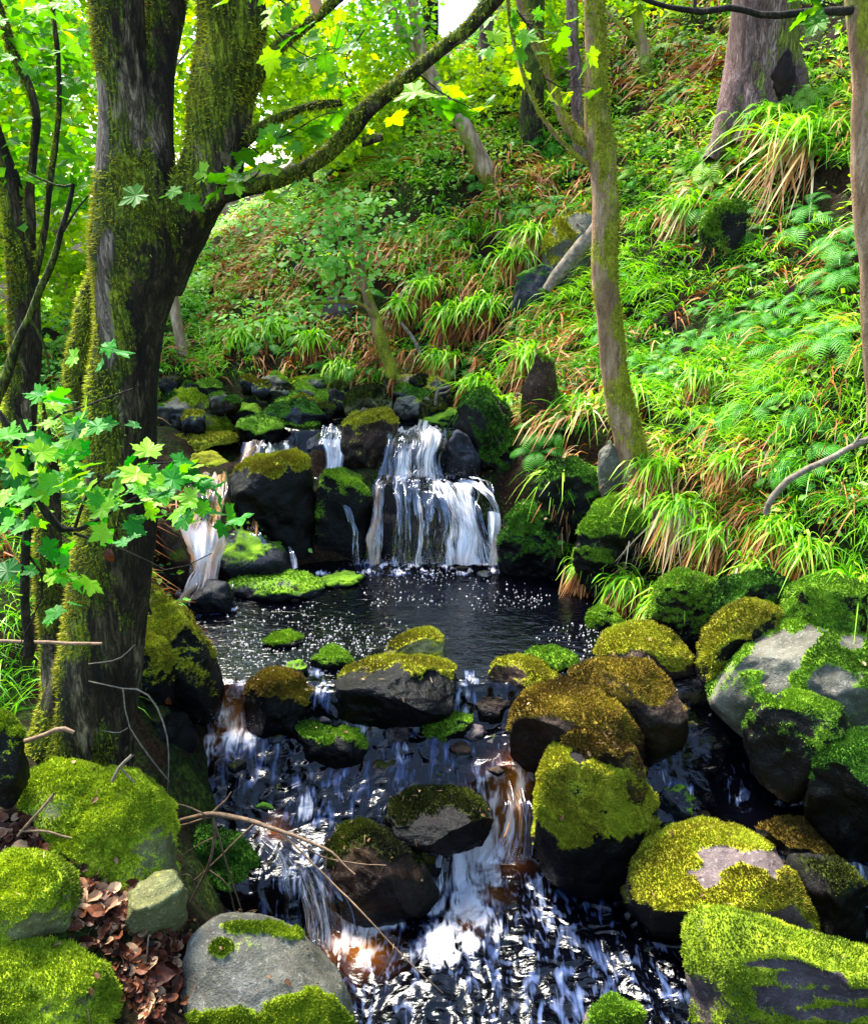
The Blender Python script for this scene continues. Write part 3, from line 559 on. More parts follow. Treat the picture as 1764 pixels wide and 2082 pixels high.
rock([(250,1530),(262,1445),(320,1428),(375,1450),(400,1500),(380,1545),(300,1560)], 'low black wet stone with small leaves beside the left rapid', 'dark', 'dark', .1, .9, Y=3.35, wet=.2, lv=5)
# --- in and along the pool
rock([(535,1305),(550,1290),(580,1286),(612,1295),(620,1308),(590,1318),(550,1318)], 'flat mossy stone just above the pool surface', 'dark', 'green', .45, .7, zb=-2.305, wet=.015, tuft=1500)
rock([(630,1345),(650,1325),(675,1314),(705,1330),(722,1352),(690,1362),(645,1360)], 'small peaked green stone in front of the flat topped boulder', 'dark', 'green', .45, .8, zb=-2.305, wet=.02, tuft=1500)
rock([(572,1362),(582,1348),(610,1344),(628,1358),(618,1372),(585,1374)], 'little pale stone awash at the pool outlet', 'grey', 'green', .1, .8, zb=-2.30, wet=.015)
rock([(1190,1272),(1200,1245),(1225,1232),(1250,1250),(1270,1272),(1250,1284),(1205,1284)], 'small pointed mossy stone standing in the right of the pool', 'dark', 'green', .5, .8, zb=-2.305, wet=.015, tuft=1800)
rock([(775,1335),(795,1305),(835,1284),(882,1279),(902,1303),(908,1345),(860,1360),(790,1355)], 'golden mossy stone behind the flat topped boulder', 'olive', 'gold', .38, .7, zb=-2.32, wet=.02, tuft=2500)
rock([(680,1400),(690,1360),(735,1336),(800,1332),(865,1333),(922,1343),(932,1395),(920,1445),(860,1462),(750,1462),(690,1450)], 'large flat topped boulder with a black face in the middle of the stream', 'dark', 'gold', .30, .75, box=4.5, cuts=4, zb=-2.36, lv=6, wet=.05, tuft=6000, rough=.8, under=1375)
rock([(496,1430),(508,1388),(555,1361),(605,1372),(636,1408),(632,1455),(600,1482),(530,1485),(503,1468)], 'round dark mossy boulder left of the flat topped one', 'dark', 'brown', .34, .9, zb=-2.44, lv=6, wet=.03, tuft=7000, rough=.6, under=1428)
rock([(632,1455),(650,1440),(685,1437),(705,1452),(695,1472),(650,1472)], 'flat grey stone wedged beside the flat topped boulder', 'blue', 'dark', .0, .8, wet=.02)
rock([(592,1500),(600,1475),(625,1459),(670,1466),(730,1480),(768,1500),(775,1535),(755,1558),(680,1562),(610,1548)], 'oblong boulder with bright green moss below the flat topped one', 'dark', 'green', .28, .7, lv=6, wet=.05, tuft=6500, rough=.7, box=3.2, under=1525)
rock([(782,1480),(790,1462),(810,1453),(830,1465),(832,1500),(815,1522),(790,1518)], 'small grey stone glazed with running water', 'purple', 'dark', .0, .8, wet=.02)
rock([(838,1470),(850,1445),(885,1434),(930,1438),(962,1460),(960,1495),(910,1512),(855,1505)], 'small green mossy boulder below the right end of the flat topped one', 'dark', 'green', .33, .8, wet=.04, tuft=3500)
rock([(952,1430),(965,1410),(1005,1403),(1045,1418),(1052,1445),(1020,1468),(970,1465)], 'bare dark brown stone between the green and golden boulders', 'brown', 'dark', .0, .8, wet=.08)
rock([(990,1370),(1005,1345),(1050,1336),(1105,1342),(1138,1375),(1130,1408),(1060,1418),(1005,1405)], 'low golden brown boulder at the right of the pool outlet', 'brown', 'gold', .32, .8, zb=-2.36, lv=5, wet=.04, tuft=4500, rough=.6)
rock([(1062,1335),(1080,1320),(1130,1316),(1172,1336),(1172,1362),(1130,1375),(1080,1362)], 'small boulder with a pale lichened end behind the golden brown one', 'grey', 'green', .3, .8, zb=-2.34, wet=.02, tuft=2000)
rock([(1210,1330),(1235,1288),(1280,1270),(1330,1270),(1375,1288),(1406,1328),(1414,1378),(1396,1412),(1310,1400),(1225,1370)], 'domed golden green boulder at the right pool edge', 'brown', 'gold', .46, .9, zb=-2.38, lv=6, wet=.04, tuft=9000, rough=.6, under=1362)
rock([(1158,1370),(1200,1345),(1260,1348),(1320,1348),(1360,1390),(1390,1440),(1388,1500),(1320,1530),(1220,1470),(1165,1410)], 'reddish brown boulder with scattered pale specks behind the largest brown one', 'brown', 'brown', .28, .9, Y=3.45, lv=6, wet=.05, tuft=9000, rough=.6, shade_nz=.2, under=1440)
rock([(1035,1500),(1038,1445),(1075,1405),(1145,1382),(1215,1388),(1280,1425),(1316,1490),(1318,1560),(1240,1590),(1120,1580),(1045,1545)], 'largest rusty brown rounded boulder in the middle of the stream', 'brown', 'brown', .55, .85, Y=3.28, lv=6, wet=.06, tuft=17000, rough=.5, shade_nz=.15, under=1500)
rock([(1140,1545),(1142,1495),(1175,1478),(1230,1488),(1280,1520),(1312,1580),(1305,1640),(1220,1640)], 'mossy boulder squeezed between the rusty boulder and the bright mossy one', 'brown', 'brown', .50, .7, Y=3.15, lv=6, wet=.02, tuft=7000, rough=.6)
rock([(1078,1640),(1092,1570),(1112,1530),(1165,1510),(1220,1535),(1290,1580),(1332,1635),(1330,1700),(1290,1790),(1180,1800),(1110,1760),(1082,1700)], 'bright yellow green angular boulder with undercut shade painted black on its foot', 'dark', 'gold', .66, .85, box=3.0, cuts=6, Y=3.05, lv=6, wet=.10, tuft=24000, rough=.6, seed=23, shade_nz=.05, bare=[(1185,1535,26,14)], under=1722)
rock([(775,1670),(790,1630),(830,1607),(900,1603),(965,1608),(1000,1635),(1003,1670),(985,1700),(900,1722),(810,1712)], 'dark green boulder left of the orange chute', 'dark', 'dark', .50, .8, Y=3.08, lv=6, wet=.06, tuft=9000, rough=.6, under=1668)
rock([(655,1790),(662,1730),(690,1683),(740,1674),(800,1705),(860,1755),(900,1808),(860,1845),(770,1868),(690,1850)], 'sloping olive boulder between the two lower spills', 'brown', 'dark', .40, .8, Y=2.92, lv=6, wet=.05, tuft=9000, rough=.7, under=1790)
rock([(410,1625),(440,1598),(520,1588),(620,1592),(650,1612),(600,1645),(500,1660),(430,1650)], 'flat grey green stone awash in the left rapid', 'grey', 'deep', .15, .6, wet=.02, rough=.5)
rock([(355,1790),(370,1720),(420,1690),(490,1710),(540,1770),(545,1850),(480,1900),(380,1890)], 'dark stone with a green flank behind the dead twigs', 'dark', 'deep', .30, .8, Y=2.95, lv=5, wet=.08, tuft=4000)
# --- right side
rock([(1330,1640),(1345,1605),(1385,1600),(1415,1625),(1410,1660),(1360,1670)], 'wet greenish grey stone in the dark right hand backwater', 'blue', 'green', .05, .8, wet=.03)
rock([(1295,1700),(1320,1660),(1390,1668),(1430,1690),(1400,1712),(1330,1720)], 'flat wet stone behind the grey topped mossy boulder', 'dark', 'deep', .1, .8, Y=3.15, wet=.04)
rock([(1272,1830),(1282,1775),(1320,1725),(1375,1700),(1440,1682),(1530,1700),(1610,1735),(1650,1790),(1662,1860),(1640,1910),(1580,1945),(1500,1962),(1420,1925),(1330,1890)], 'golden mossy boulder with a bare purple grey top near the lower right corner', 'purple', 'gold', .42, .8, Y=2.70, lv=6, wet=.05, tuft=19000, rough=.7, shade_nz=.2, bare=[(1470,1742,46,26),(1570,1748,40,20),(1440,1780,22,26)], under=1885)
rock([(1540,1690),(1580,1670),(1650,1672),(1700,1710),(1720,1760),(1660,1775),(1580,1740)], 'dark brown mossy stone behind the purple topped boulder', 'dark', 'brown', .3, .8, Y=3.0, lv=5, wet=.04, tuft=4000)
rock([(1600,1800),(1620,1745),(1700,1760),(1745,1810),(1780,1880),(1760,1940),(1660,1940)], 'black wet stone at the right of the purple topped boulder', 'dark', 'dark', .1, .8, Y=2.72, wet=.1, lv=5, tuft=2000)
rock([(1385,1935),(1405,1890),(1432,1868),(1480,1890),(1580,1920),(1680,1952),(1790,1990),(1960,2060),(1960,2260),(1500,2260),(1420,2120),(1388,2020)], 'long mossy slab with bare streaks filling the lower right corner', 'purple', 'lime', .75, .55, box=3.0, cuts=5, Y=2.05, lv=6, wet=.0, tuft=36000, rough=1.0, shade_nz=-.2, bare=[(1560,1960,50,8),(1640,1985,60,9),(1740,2020,60,10),(1600,2030,50,14),(1560,2010,24,8),(1690,2060,70,12)])
rock([(1180,2090),(1200,2055),(1250,2036),(1300,2060),(1310,2110),(1290,2150),(1200,2150)], 'small mossy stone with a pink top at the bottom edge', 'purple', 'green', .22, .8, Y=2.32, lv=5, wet=.03, tuft=5000)
rock([(1415,1350),(1430,1290),(1465,1245),(1515,1226),(1570,1235),(1600,1265),(1590,1320),(1530,1370),(1440,1400)], 'smooth mossy boulder under the lowest hanging grass', 'dark', 'gold', .45, .8, Y=3.75, lv=6, wet=.0, tuft=9000, rough=.6)
rock([(1425,1430),(1470,1360),(1540,1300),(1620,1268),(1710,1280),(1800,1310),(1840,1400),(1800,1520),(1700,1560),(1590,1530),(1500,1480)], 'large mossy boulder with bare grey patches at the right edge', 'grey', 'green', .45, .8, Y=3.35, lv=6, wet=.0, tuft=17000, rough=.8, seed=5, bare=[(1590,1330,50,34),(1580,1380,24,50),(1690,1390,46,34),(1640,1300,30,18),(1725,1310,24,12),(1560,1440,12,20)])
rock([(1520,1500),(1535,1430),(1600,1415),(1690,1440),(1720,1500),(1680,1590),(1600,1600),(1540,1560)], 'dark stone with pale flakes below the grey patched boulder', 'dark', 'green', .30, .7, Y=3.15, lv=5, wet=.12, tuft=5000)
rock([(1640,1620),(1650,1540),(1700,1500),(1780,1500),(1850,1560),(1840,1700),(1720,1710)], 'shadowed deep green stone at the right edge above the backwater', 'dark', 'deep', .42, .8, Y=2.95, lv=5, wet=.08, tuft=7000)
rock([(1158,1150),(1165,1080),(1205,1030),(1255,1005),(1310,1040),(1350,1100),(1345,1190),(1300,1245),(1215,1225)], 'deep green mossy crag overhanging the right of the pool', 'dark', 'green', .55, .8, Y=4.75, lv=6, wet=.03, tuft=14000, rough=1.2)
rock([(1320,1250),(1335,1190),(1380,1160),(1450,1185),(1480,1250),(1440,1300),(1365,1300)], 'green mossy hummock under the pale hanging grass', 'dark', 'green', .55, .8, Y=4.15, lv=6, wet=.03, tuft=9000, rough=1.0)
rock([(1590,1250),(1610,1195),(1680,1170),(1760,1190),(1800,1250),(1740,1290),(1640,1295)], 'dark green mossy hummock below the right hand grass', 'dark', 'green', .5, .8, Y=3.75, lv=5, wet=.0, tuft=7000)
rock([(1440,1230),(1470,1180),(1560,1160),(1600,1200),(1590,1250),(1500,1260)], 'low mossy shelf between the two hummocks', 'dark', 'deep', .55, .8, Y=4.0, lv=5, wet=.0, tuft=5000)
# --- near left bank
rock([(10,1625),(60,1580),(120,1568),(200,1592),(280,1590),(330,1628),(350,1700),(362,1770),(372,1825),(330,1880),(240,1890),(170,1800),(90,1700)], 'long yellow green mossy boulder running down from the big tree', 'olive', 'lime', .50, .8, Y=2.12, lv=6, wet=.0, tuft=26000, rough=1.0)
rock([(235,1900),(245,1820),(300,1790),(355,1775),(382,1810),(375,1860),(330,1905),(270,1930)], 'pale angular stone jutting out under the long mossy boulder', 'olive', 'gold', .02, .8, Y=2.02, lv=5, wet=.0, tuft=2500, cuts=10)
rock([(-70,1850),(-40,1775),(20,1752),(85,1758),(138,1790),(158,1850),(140,1910),(70,1965),(-60,1970)], 'round bright mossy boulder at the left edge', 'olive', 'lime', .7, .8, Y=1.86, lv=6, wet=.0, tuft=22000, rough=.6)
rock([(-70,2030),(-20,1955),(70,1942),(150,1955),(215,1990),(245,2060),(255,2180),(-70,2200)], 'yellow green mossy boulder in the bottom left corner', 'olive', 'lime', .7, .8, Y=1.64, lv=6, wet=.0, tuft=26000, rough=.6)
rock([(-60,1530),(-30,1470),(15,1462),(50,1500),(56,1560),(20,1600),(-50,1600)], 'bright green mossy hump at the left edge below the big tree', 'dark', 'lime', .6, .8, Y=2.2, lv=5, wet=.0, tuft=8000)
rock([(348,2040),(362,1960),(380,1905),(440,1873),(530,1878),(600,1905),(660,1955),(705,2010),(728,2090),(740,2180),(345,2190)], 'smooth grey rounded boulder with patches of bright moss at the bottom', 'grey', 'lime', -.45, .8, Y=1.85, lv=6, wet=.0, tuft=16000, rough=.35, box=2.4, cuts=3, mossy=[(448,1928,26,18),(520,1888,60,12),(590,1905,30,10),(440,2075,90,34),(600,2050,80,36),(690,2080,30,40),(530,2090,120,30)])
rock([(180,1960),(200,1905),(270,1890),(300,1930),(290,2000),(220,2010)], 'dark green mossy cobble among the dead leaves', 'dark', 'green', .4, .8, Y=2.0, lv=5, wet=.0, tuft=5000)
rock([(300,1935),(320,1895),(390,1890),(400,1925),(360,1960),(310,1965)], 'low soil stained stone behind the grey rounded boulder', 'brown', 'dark', .2, .8, Y=2.15, lv=5, wet=.0, tuft=1500)
# scattered small wet cobbles along the stream bed
CB = []
for i, (u, v, r) in enumerate([(1180,1720,26),(1250,1745,22),(1340,1700,20),(1380,1735,18),(1010,1470,16),(1000,1500,22),(985,1530,16),(700,1508,14),(1350,1500,20),(1400,1470,16),(1440,1450,14),(1060,1480,14),(930,1700,20),(560,1600,14),(1480,1700,22),(1430,1660,14),(1230,1770,24),(1300,1795,20),(360,1475,16),(1120,1640,12),(880,1765,16),(1310,1840,20),(1665,1945,22),(1600,1965,18),(1440,1560,16),(600,1210,16),(985,1170,14),(1010,1140,14),(940,1155,10),(1720,1905,20),(560,1500,22),(690,1590,26),(480,1560,20),(780,1560,24),(860,1530,20),(930,1520,26),(900,1570,18),(640,1640,22),(700,1650,16),(430,1430,18),(1000,1420,22),(960,1490,24),(740,1520,18),(1010,1560,20)]):
    q = [(u + r * 1.3 * math.cos(a) * rng.uniform(.8, 1.1), v + r * .8 * math.sin(a) * rng.uniform(.8, 1.1)) for a in np.linspace(0, 2 * np.pi, 8, endpoint=False)]
    hue, reg = ['blackish', 'purplish', 'bluish', 'brown'][i % 4], ('below the bright angular boulder' if v > 1600 and u > 1100 else 'between the middle boulders' if v > 1440 else 'at the foot of the waterfall')
    o = rock(q, 'small %s wet cobble lying %s' % (hue, reg), ['dark', 'purple', 'blue', 'brown'][i % 4], 'dark', .0, .9, wet=.015, lv=4, cuts=8, name='cobble', group='%s wet cobbles %s' % (hue, reg)); CB.append(o)
rg_ = np.random.default_rng(91)
for i in range(46):
    u = rg_.uniform(340, 1010); v = rg_.uniform(775, 880); r = rg_.uniform(12, 34) * (.7 + (v - 760) / 200)
    if 770 < u < 930 and v > 850: continue
    yy = float(np.interp(v, [770, 880], [7.15, 6.25])) + rg_.uniform(-.1, .1)
    q = [(u + r * 1.35 * math.cos(a) * rg_.uniform(.8, 1.1), v + r * .9 * math.sin(a) * rg_.uniform(.7, 1.15)) for a in np.linspace(0, 2 * np.pi, 8, endpoint=False)]
    hue = ['blackish', 'grey', 'brown', 'bluish'][i % 4]; reg = 'behind the waterfall lip' if u > 720 else 'behind the big mossy topped block' if u > 520 else 'beside the broad bright mossy boulder'
    rock(q, 'small %s stone in the upper stream bed %s' % (hue, reg), ['dark', 'grey', 'brown', 'blue'][i % 4], ['green', 'gold', 'dark', 'deep'][(i // 2) % 4], [.35, .18, .0][i % 3], .9, Y=yy, wet=.03, lv=4, cuts=10, rough=1.6, tuft=500, name='mossy_stone', group='%s stones of the upper stream %s' % (hue, reg))

# ---------------------------------------------------------------- limbs, leaves, blades
def tube(P, r, sides=14, per=.05, bumps=.08, seed=0, minseg=6):
    P = np.asarray(P, float); L = np.linalg.norm(np.diff(P, axis=0), axis=1).sum(); n = max(minseg, int(L / per))
    C = catmull(np.concatenate([P, np.asarray(r, float)[:, None]], 1), n); r = np.maximum(C[:, 3], .0008); C = C[:, :3]
    if bumps: wq = C * (.12 / r.max()); C = C + (r * .45)[:, None] * np.stack([fbm(wq, 1, 3, seed + 61), fbm(wq, 1, 3, seed + 62), fbm(wq, 1, 3, seed + 63)], -1)
    T = np.gradient(C, axis=0); T /= np.linalg.norm(T, axis=1, keepdims=True)
    A = np.cross(T, [0.3, 1, .2]); A /= np.linalg.norm(A, axis=1, keepdims=True); B = np.cross(T, A)
    th = np.linspace(0, 2 * np.pi, sides, endpoint=False); cs, sn = np.cos(th), np.sin(th)
    D = A[:, None] * cs[None, :, None] + B[:, None] * sn[None, :, None]; V = C[:, None] + D * r[:, None, None]
    if bumps:
        rm = r.max(); V = V + D * (r[:, None] * bumps * (fbm(V * np.array([1, 1, .45]), .55 / rm, 4, seed) + .5 * fbm(V * np.array([1, 1, .2]), 2.4 / rm, 2, seed + 3)))[..., None]
    i = np.arange(n - 1)[:, None] * sides; j = np.arange(sides)[None]; k = (j + 1) % sides
    Fq = np.stack([i + j, i + k, i + sides + k, i + sides + j], -1).reshape(-1, 4)
    return V.reshape(-1, 3), Fq
def merge(L):
    V = []; Fs = {}; n = 0
    for v, f in L: V.append(v); Fs.setdefault(f.shape[1], []).append(f + n); n += len(v)
    return np.concatenate(V), [np.concatenate(x) for x in Fs.values()]
def limbs(specs, Y0, sides=14, bumps=.08, seed=0, per=.05):
    """specs: list of lists of (u, v, half width in pixels[, depth change])"""
    out = []
    for s in specs:
        P = []; r = []
        for q in s:
            y = Y0 + (q[3] if len(q) > 3 else 0); p = at1(q[0], q[1], y); P.append(p); r.append(q[2] / F * (p[1] * cP - p[2] * sP))
        out.append(tube(P, r, sides, per, bumps, seed + len(out)))
    return out
def rotm(d, nrm, rg=rng):             # frames: y along d, z near nrm
    y = d / np.linalg.norm(d, axis=1, keepdims=True); x = np.cross(y, nrm); x /= np.linalg.norm(x, axis=1, keepdims=True) + 1e-9; z = np.cross(x, y)
    return np.stack([x, y, z], 2)
def inst(TV, TF, pos, Rm, sc):
    V = np.einsum('nij,kj->nki', Rm, TV) * np.asarray(sc)[:, None, None] + pos[:, None]; n, k = len(pos), len(TV)
    return V.reshape(-1, 3), (TF[None] + (np.arange(n) * k)[:, None, None]).reshape(-1, TF.shape[1])
LS_V = np.array([(0, 0, 0), (-.30, .42, .05), (.30, .42, .05), (0, 1, -.08), (0, .5, -.02)], float)
LS_F = np.array([(0, 4, 1), (0, 2, 4), (1, 4, 3), (4, 2, 3)])
_o = [(0, 0), (.10, .02), (.30, -.10), (.34, .02), (.50, .06), (.42, .18), (.36, .24), (.52, .34), (.50, .46), (.62, .62), (.46, .60), (.36, .64), (.24, .56), (.24, .74), (.14, .80), (.12, .92), (0, 1.08)]
_o = _o + [(-a, b_) for a, b_ in _o[-2:0:-1]]
MP_V = np.array([(0, .32, 0)] + [(a, b_, .10 * abs(a) - .12 * max(0, b_ - .4) + .03 * math.sin(17 * a + 9 * b_)) for a, b_ in _o]); k_ = len(_o)
MP_F = np.array([(0, 1 + i, 1 + (i + 1) % k_) for i in range(k_)])[:, ::-1]
_o2 = [(.42 * math.sin(t_) * (1 - .25 * math.cos(t_)), .5 - .5 * math.cos(t_)) for t_ in np.linspace(0, 2 * math.pi, 11)[:-1]]
_o2 = [(a * .72, b_) for a, b_ in _o2]
OV_V = np.array([(0, .5, -.06)] + [(a, b_, .32 * abs(a) + .12 * math.sin(5 * b_ + 3 * a)) for a, b_ in _o2]); OV_F = np.array([(0, 1 + i, 1 + (i + 1) % 10) for i in range(10)])
def leaves(name, pos, size, mat, tmpl='s', up=.6, droop=.25, rnd=None, seed=0, parent=None, face=None):
    rg = np.random.default_rng(seed); n = len(pos); TV, TF = {'s': (LS_V, LS_F), 'm': (MP_V, MP_F), 'o': (OV_V, OV_F)}[tmpl]
    d = rg.normal(size=(n, 3)); d[:, 2] = d[:, 2] * .35 - droop; nm = rg.normal(size=(n, 3)) * (1 - up) + np.array([0, 0, 1.0]) * up
    if face is not None: nm = nm + np.asarray(face)[None] * .6
    V, Fc = inst(TV, TF, pos, rotm(d, nm), size * rg.uniform(.6, 1.25, n))
    rn = rg.random(n) if rnd is None else rnd; rn = np.clip(rn, 0, 1)
    o = mk(name, V, Fc, mat, attrs={'rnd': np.repeat(rn, len(TV))}, smooth=False)
    return part(o, parent) if parent is not None else o
def cloud(blobs, n, cl=26, spread=.22, seed=0, flat=.35):
    """blobs: (centre xyz, radius xyz); leaf positions in flat sprays through the volume"""
    rg = np.random.default_rng(seed); wts = np.array([b_[1][0] * b_[1][1] * b_[1][2] for b_ in blobs]) ** .8; k = rg.choice(len(blobs), n // cl, p=wts / wts.sum())
    C = np.array([b_[0] for b_ in blobs])[k]; Rr = np.array([b_[1] for b_ in blobs])[k]; d = rg.normal(size=(len(k), 3)); d /= np.linalg.norm(d, axis=1, keepdims=True)
    c = C + d * Rr * rg.uniform(.25, 1.0, (len(k), 1)) ** .6
    p = c[:, None] + rg.normal(size=(len(k), cl, 3)) * np.array([spread, spread, spread * flat]); p[..., 2] -= ((p[..., :2] - c[:, None, :2]) ** 2).sum(-1) * .6
    rn = np.repeat(rg.random(len(k)), cl) * .5 + rg.random(len(k) * cl) * .5
    return p.reshape(-1, 3), rn, c
SYC = leafmat('sycamore_leaves', [(.03, .12, .006), (.07, .23, .01), (.14, .36, .015), (.30, .50, .02)], .5)
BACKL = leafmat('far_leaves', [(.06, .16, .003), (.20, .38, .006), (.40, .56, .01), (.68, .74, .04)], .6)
DARKL = leafmat('dark_leaves', [(.003, .025, .004), (.010, .08, .012), (.05, .20, .03), (.10, .30, .03)], .35)  # dark green ivy and herb leaves
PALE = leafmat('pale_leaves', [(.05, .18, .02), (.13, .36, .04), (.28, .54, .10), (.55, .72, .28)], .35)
MB = barkmat('mossy_bark', ((.003, .0025, .0012), (.030, .020, .009), (.10, .075, .038)), ((.012, .02, .002), (.07, .10, .006), (.24, .29, .015)), .60, (-.9, -.2, .3), .56)
MB2 = barkmat('slender_bark', ((.10, .055, .025), (.27, .16, .085), (.42, .30, .19)), ((.07, .07, .006), (.20, .21, .012), (.38, .38, .02)), .60, (1, -.1, .2), .58, .45)
DB = barkmat('dark_twig_bark', ((.008, .006, .004), (.03, .022, .014), (.07, .055, .035)), ((.03, .04, .004), (.08, .11, .01), (.2, .25, .02)), .38, (0, -.3, 1), .8)
PB = barkmat('conifer_bark', ((.07, .035, .035), (.20, .115, .10), (.34, .23, .21)), ((.06, .07, .01), (.16, .19, .02), (.3, .33, .04)), .30, (1, 0, .2))
TB = barkmat('tan_bark', ((.10, .06, .03), (.30, .20, .12), (.55, .42, .30)), ((.05, .06, .005), (.18, .22, .01), (.35, .4, .02)), .36, (-.5, 0, .8), .62, .2)
DW = plainmat('dead_wood', [(.3, (.06, .045, .03)), (.55, (.17, .135, .095)), (.75, (.32, .27, .20))], 30, .8, .4)
TW_ = plainmat('dead_twig', [(.3, (.06, .035, .02)), (.6, (.20, .125, .07))], 60, .8, .2)
def limb_thing(name, cat, label, specs, Y0, mat, group=None, sides=14, bumps=.08, pname='trunk', seed=0, per=.05, tuft=0, strip=False):
    L = limbs(specs, Y0, sides, bumps, seed, per); V, Fs = merge(L); q = specs[0][0]; base = at1(q[0], q[1], Y0 + (q[3] if len(q) > 3 else 0))
    t = thing(name, base, label, cat, group); mp = MOSSP.get(mat.name)
    if not mp: part(mk(pname, V, Fs, mat), t); return t
    fq = Fs[0]; fn = np.cross(V[fq[:, 2]] - V[fq[:, 0]], V[fq[:, 3]] - V[fq[:, 1]]); nn = np.zeros_like(V)
    for j in range(4): np.add.at(nn, fq[:, j], fn)
    nn /= np.linalg.norm(nn, axis=1, keepdims=True) + 1e-12; sgn = np.sign((nn * (V - V.mean(0))).sum()) or 1
    sd = np.array(mp[1], float); sd /= np.linalg.norm(sd); sc_ = 6.0 if Y0 < 6 else 4.0
    ms = mp[0] + .42 * (nn @ sd) * sgn + .55 * fbm(V * np.array([1, 1, .6]), sc_, 3, seed + 70); ms = np.clip(ms, 0, 1)
    br = np.zeros(len(V))
    if strip:
        pu, pv = proj(V); br = np.exp(-(((pu - np.interp(pv, [100, 300, 500, 600, 720], [203, 206, 212, 206, 226]) + 6 * vn(V, 9, 3)) / 15) ** 4)) * sst(90, 200, pv) * (1 - sst(700, 790, pv)) * sst(-.5, -.1, fbm(V, 5, 3, 6)); ms = ms * (1 - br)
    o = part(mk(pname, V, Fs, mat, attrs={'moss': ms, 'bare': br}), t)
    if tuft:
        rg = np.random.default_rng(seed); nn = nn * sgn; w_ = np.linalg.norm(fn, axis=1) * sst(.45, .8, ms[fq].mean(1)); i = rg.choice(len(fq), tuft, p=w_ / w_.sum()); bc = rg.dirichlet((1, 1, 1, 1), tuft)[..., None]
        p = (V[fq[i]] * bc).sum(1); nm = (nn[fq[i]] * bc).sum(1); dr = nm + rg.normal(size=(tuft, 3)) * .6 + np.array([0, 0, -.35]); dr /= np.linalg.norm(dr, axis=1, keepdims=True)
        s_ = np.cross(dr, rg.normal(size=(tuft, 3))); s_ /= np.linalg.norm(s_, axis=1, keepdims=True); di = np.linalg.norm(p, axis=1); w2 = (.0010 * di)[:, None]; ln = (rg.uniform(.007, .018, tuft) * (.6 + .18 * di))[:, None]
        T = np.stack([p - s_ * w2 - nm * .004, p + s_ * w2 - nm * .004, p + dr * ln], 1).reshape(-1, 3); rn = np.repeat(np.clip(.5 + .4 * fbm(p, 5, 2, seed) + rg.normal(size=tuft) * .16, 0, 1), 3)
        mo = part(mk('moss', T, np.arange(tuft * 3).reshape(-1, 3), leafmat('bark_moss_shoots', MOSS['gold'], .15, .8), attrs={'rnd': rn}, smooth=False), t); mo.parent = o; mo['kind'] = 'stuff'
    return t
# ---- the big mossy tree on the left bank
t1 = limb_thing('tree', 'tree', 'big dark mossy tree on the left bank, its trunk splitting into several heavy stems', [
  [(120,1690,150,-.05),(160,1580,108),(178,1480,86),(205,1250,78),(246,1030,66),(260,850,60),(282,660,62),(302,520,88),(290,420,74),(272,260,53),(255,110,47),(245,-80,52)],
  [(315,560,55),(318,420,55),(330,260,40,.02),(340,110,37,.05),(345,-80,40,.1)],
  [(310,600,50),(352,480,66),(392,400,66),(432,300,68),(447,200,72),(462,100,70),(478,-80,80)],
  [(330,500,40),(390,425,32,-.03),(440,404,20,-.06),(500,385,16,-.08),(560,367,16,-.1),(630,335,16,-.12),(700,278,17,-.14),(755,212,18,-.16),(830,152,15,-.18),(900,92,13,-.2),(955,48,15,-.22),(1030,-40,25,-.25)],
  [(470,190,40,-.02),(530,132,20,-.05),(572,88,14,-.08),(622,48,12,-.1),(690,-10,12,-.12),(730,-60,12,-.12)],
  [(490,290,14,-.03),(545,248,9,-.08),(600,226,8,-.1),(650,216,8,-.12),(694,208,7,-.14)],
  [(735,290,9,-.15),(760,282,9,-.15),(778,277,7,-.15)],
  [(140,1560,60,.1),(110,1350,30,.2),(90,1150,26,.25),(100,980,20,.3),(96,900,12,.32),(90,840,4,.34),(88,800,1,.34)],
  [(200,900,24,.1),(170,760,34,.15),(185,640,30,.12),(220,560,30,.05)],
  [(60,1660,30,-.1),(90,1560,50,-.05),(130,1450,50,0),(165,1350,40,0)],
  [(290,1640,20,-.05),(235,1560,36,-.05),(225,1450,42,-.03),(235,1300,34,0),(260,1150,26,0)]], 2.70, MB, sides=44, bumps=.16, seed=3, per=.018, tuft=42000, strip=True)
# ---- the leaning slender tree at the right of the pool
t2 = limb_thing('tree', 'tree', 'slender leaning tree with patchy bark and yellow moss at the right of the pool', [
  [(1305,1050,36,-.05),(1288,975,34),(1268,880,30),(1248,780,27),(1238,680,26),(1232,560,26),(1232,450,26),(1228,380,25),(1222,300,30),(1214,240,26),(1210,120,22),(1209,0,21),(1208,-80,20)],
  [(1215,290,16),(1180,275,14,.02),(1150,240,11,.06),(1125,180,9,.1),(1100,110,9,.14),(1075,50,9,.18),(1050,-10,9,.2),(1035,-80,9,.22)],
  [(1225,350,5,-.02),(1185,328,5.5,-.02),(1145,290,5,-.02),(1100,235,4.5,0),(1070,170,4.5,0),(1052,120,4,0),(1040,60,4,0),(1025,-40,4,0)],
  [(1085,90,4,.15),(1100,130,5,.12),(1125,175,5,.1)]], 5.15, MB2, sides=30, bumps=.09, seed=8, per=.02, tuft=6000)
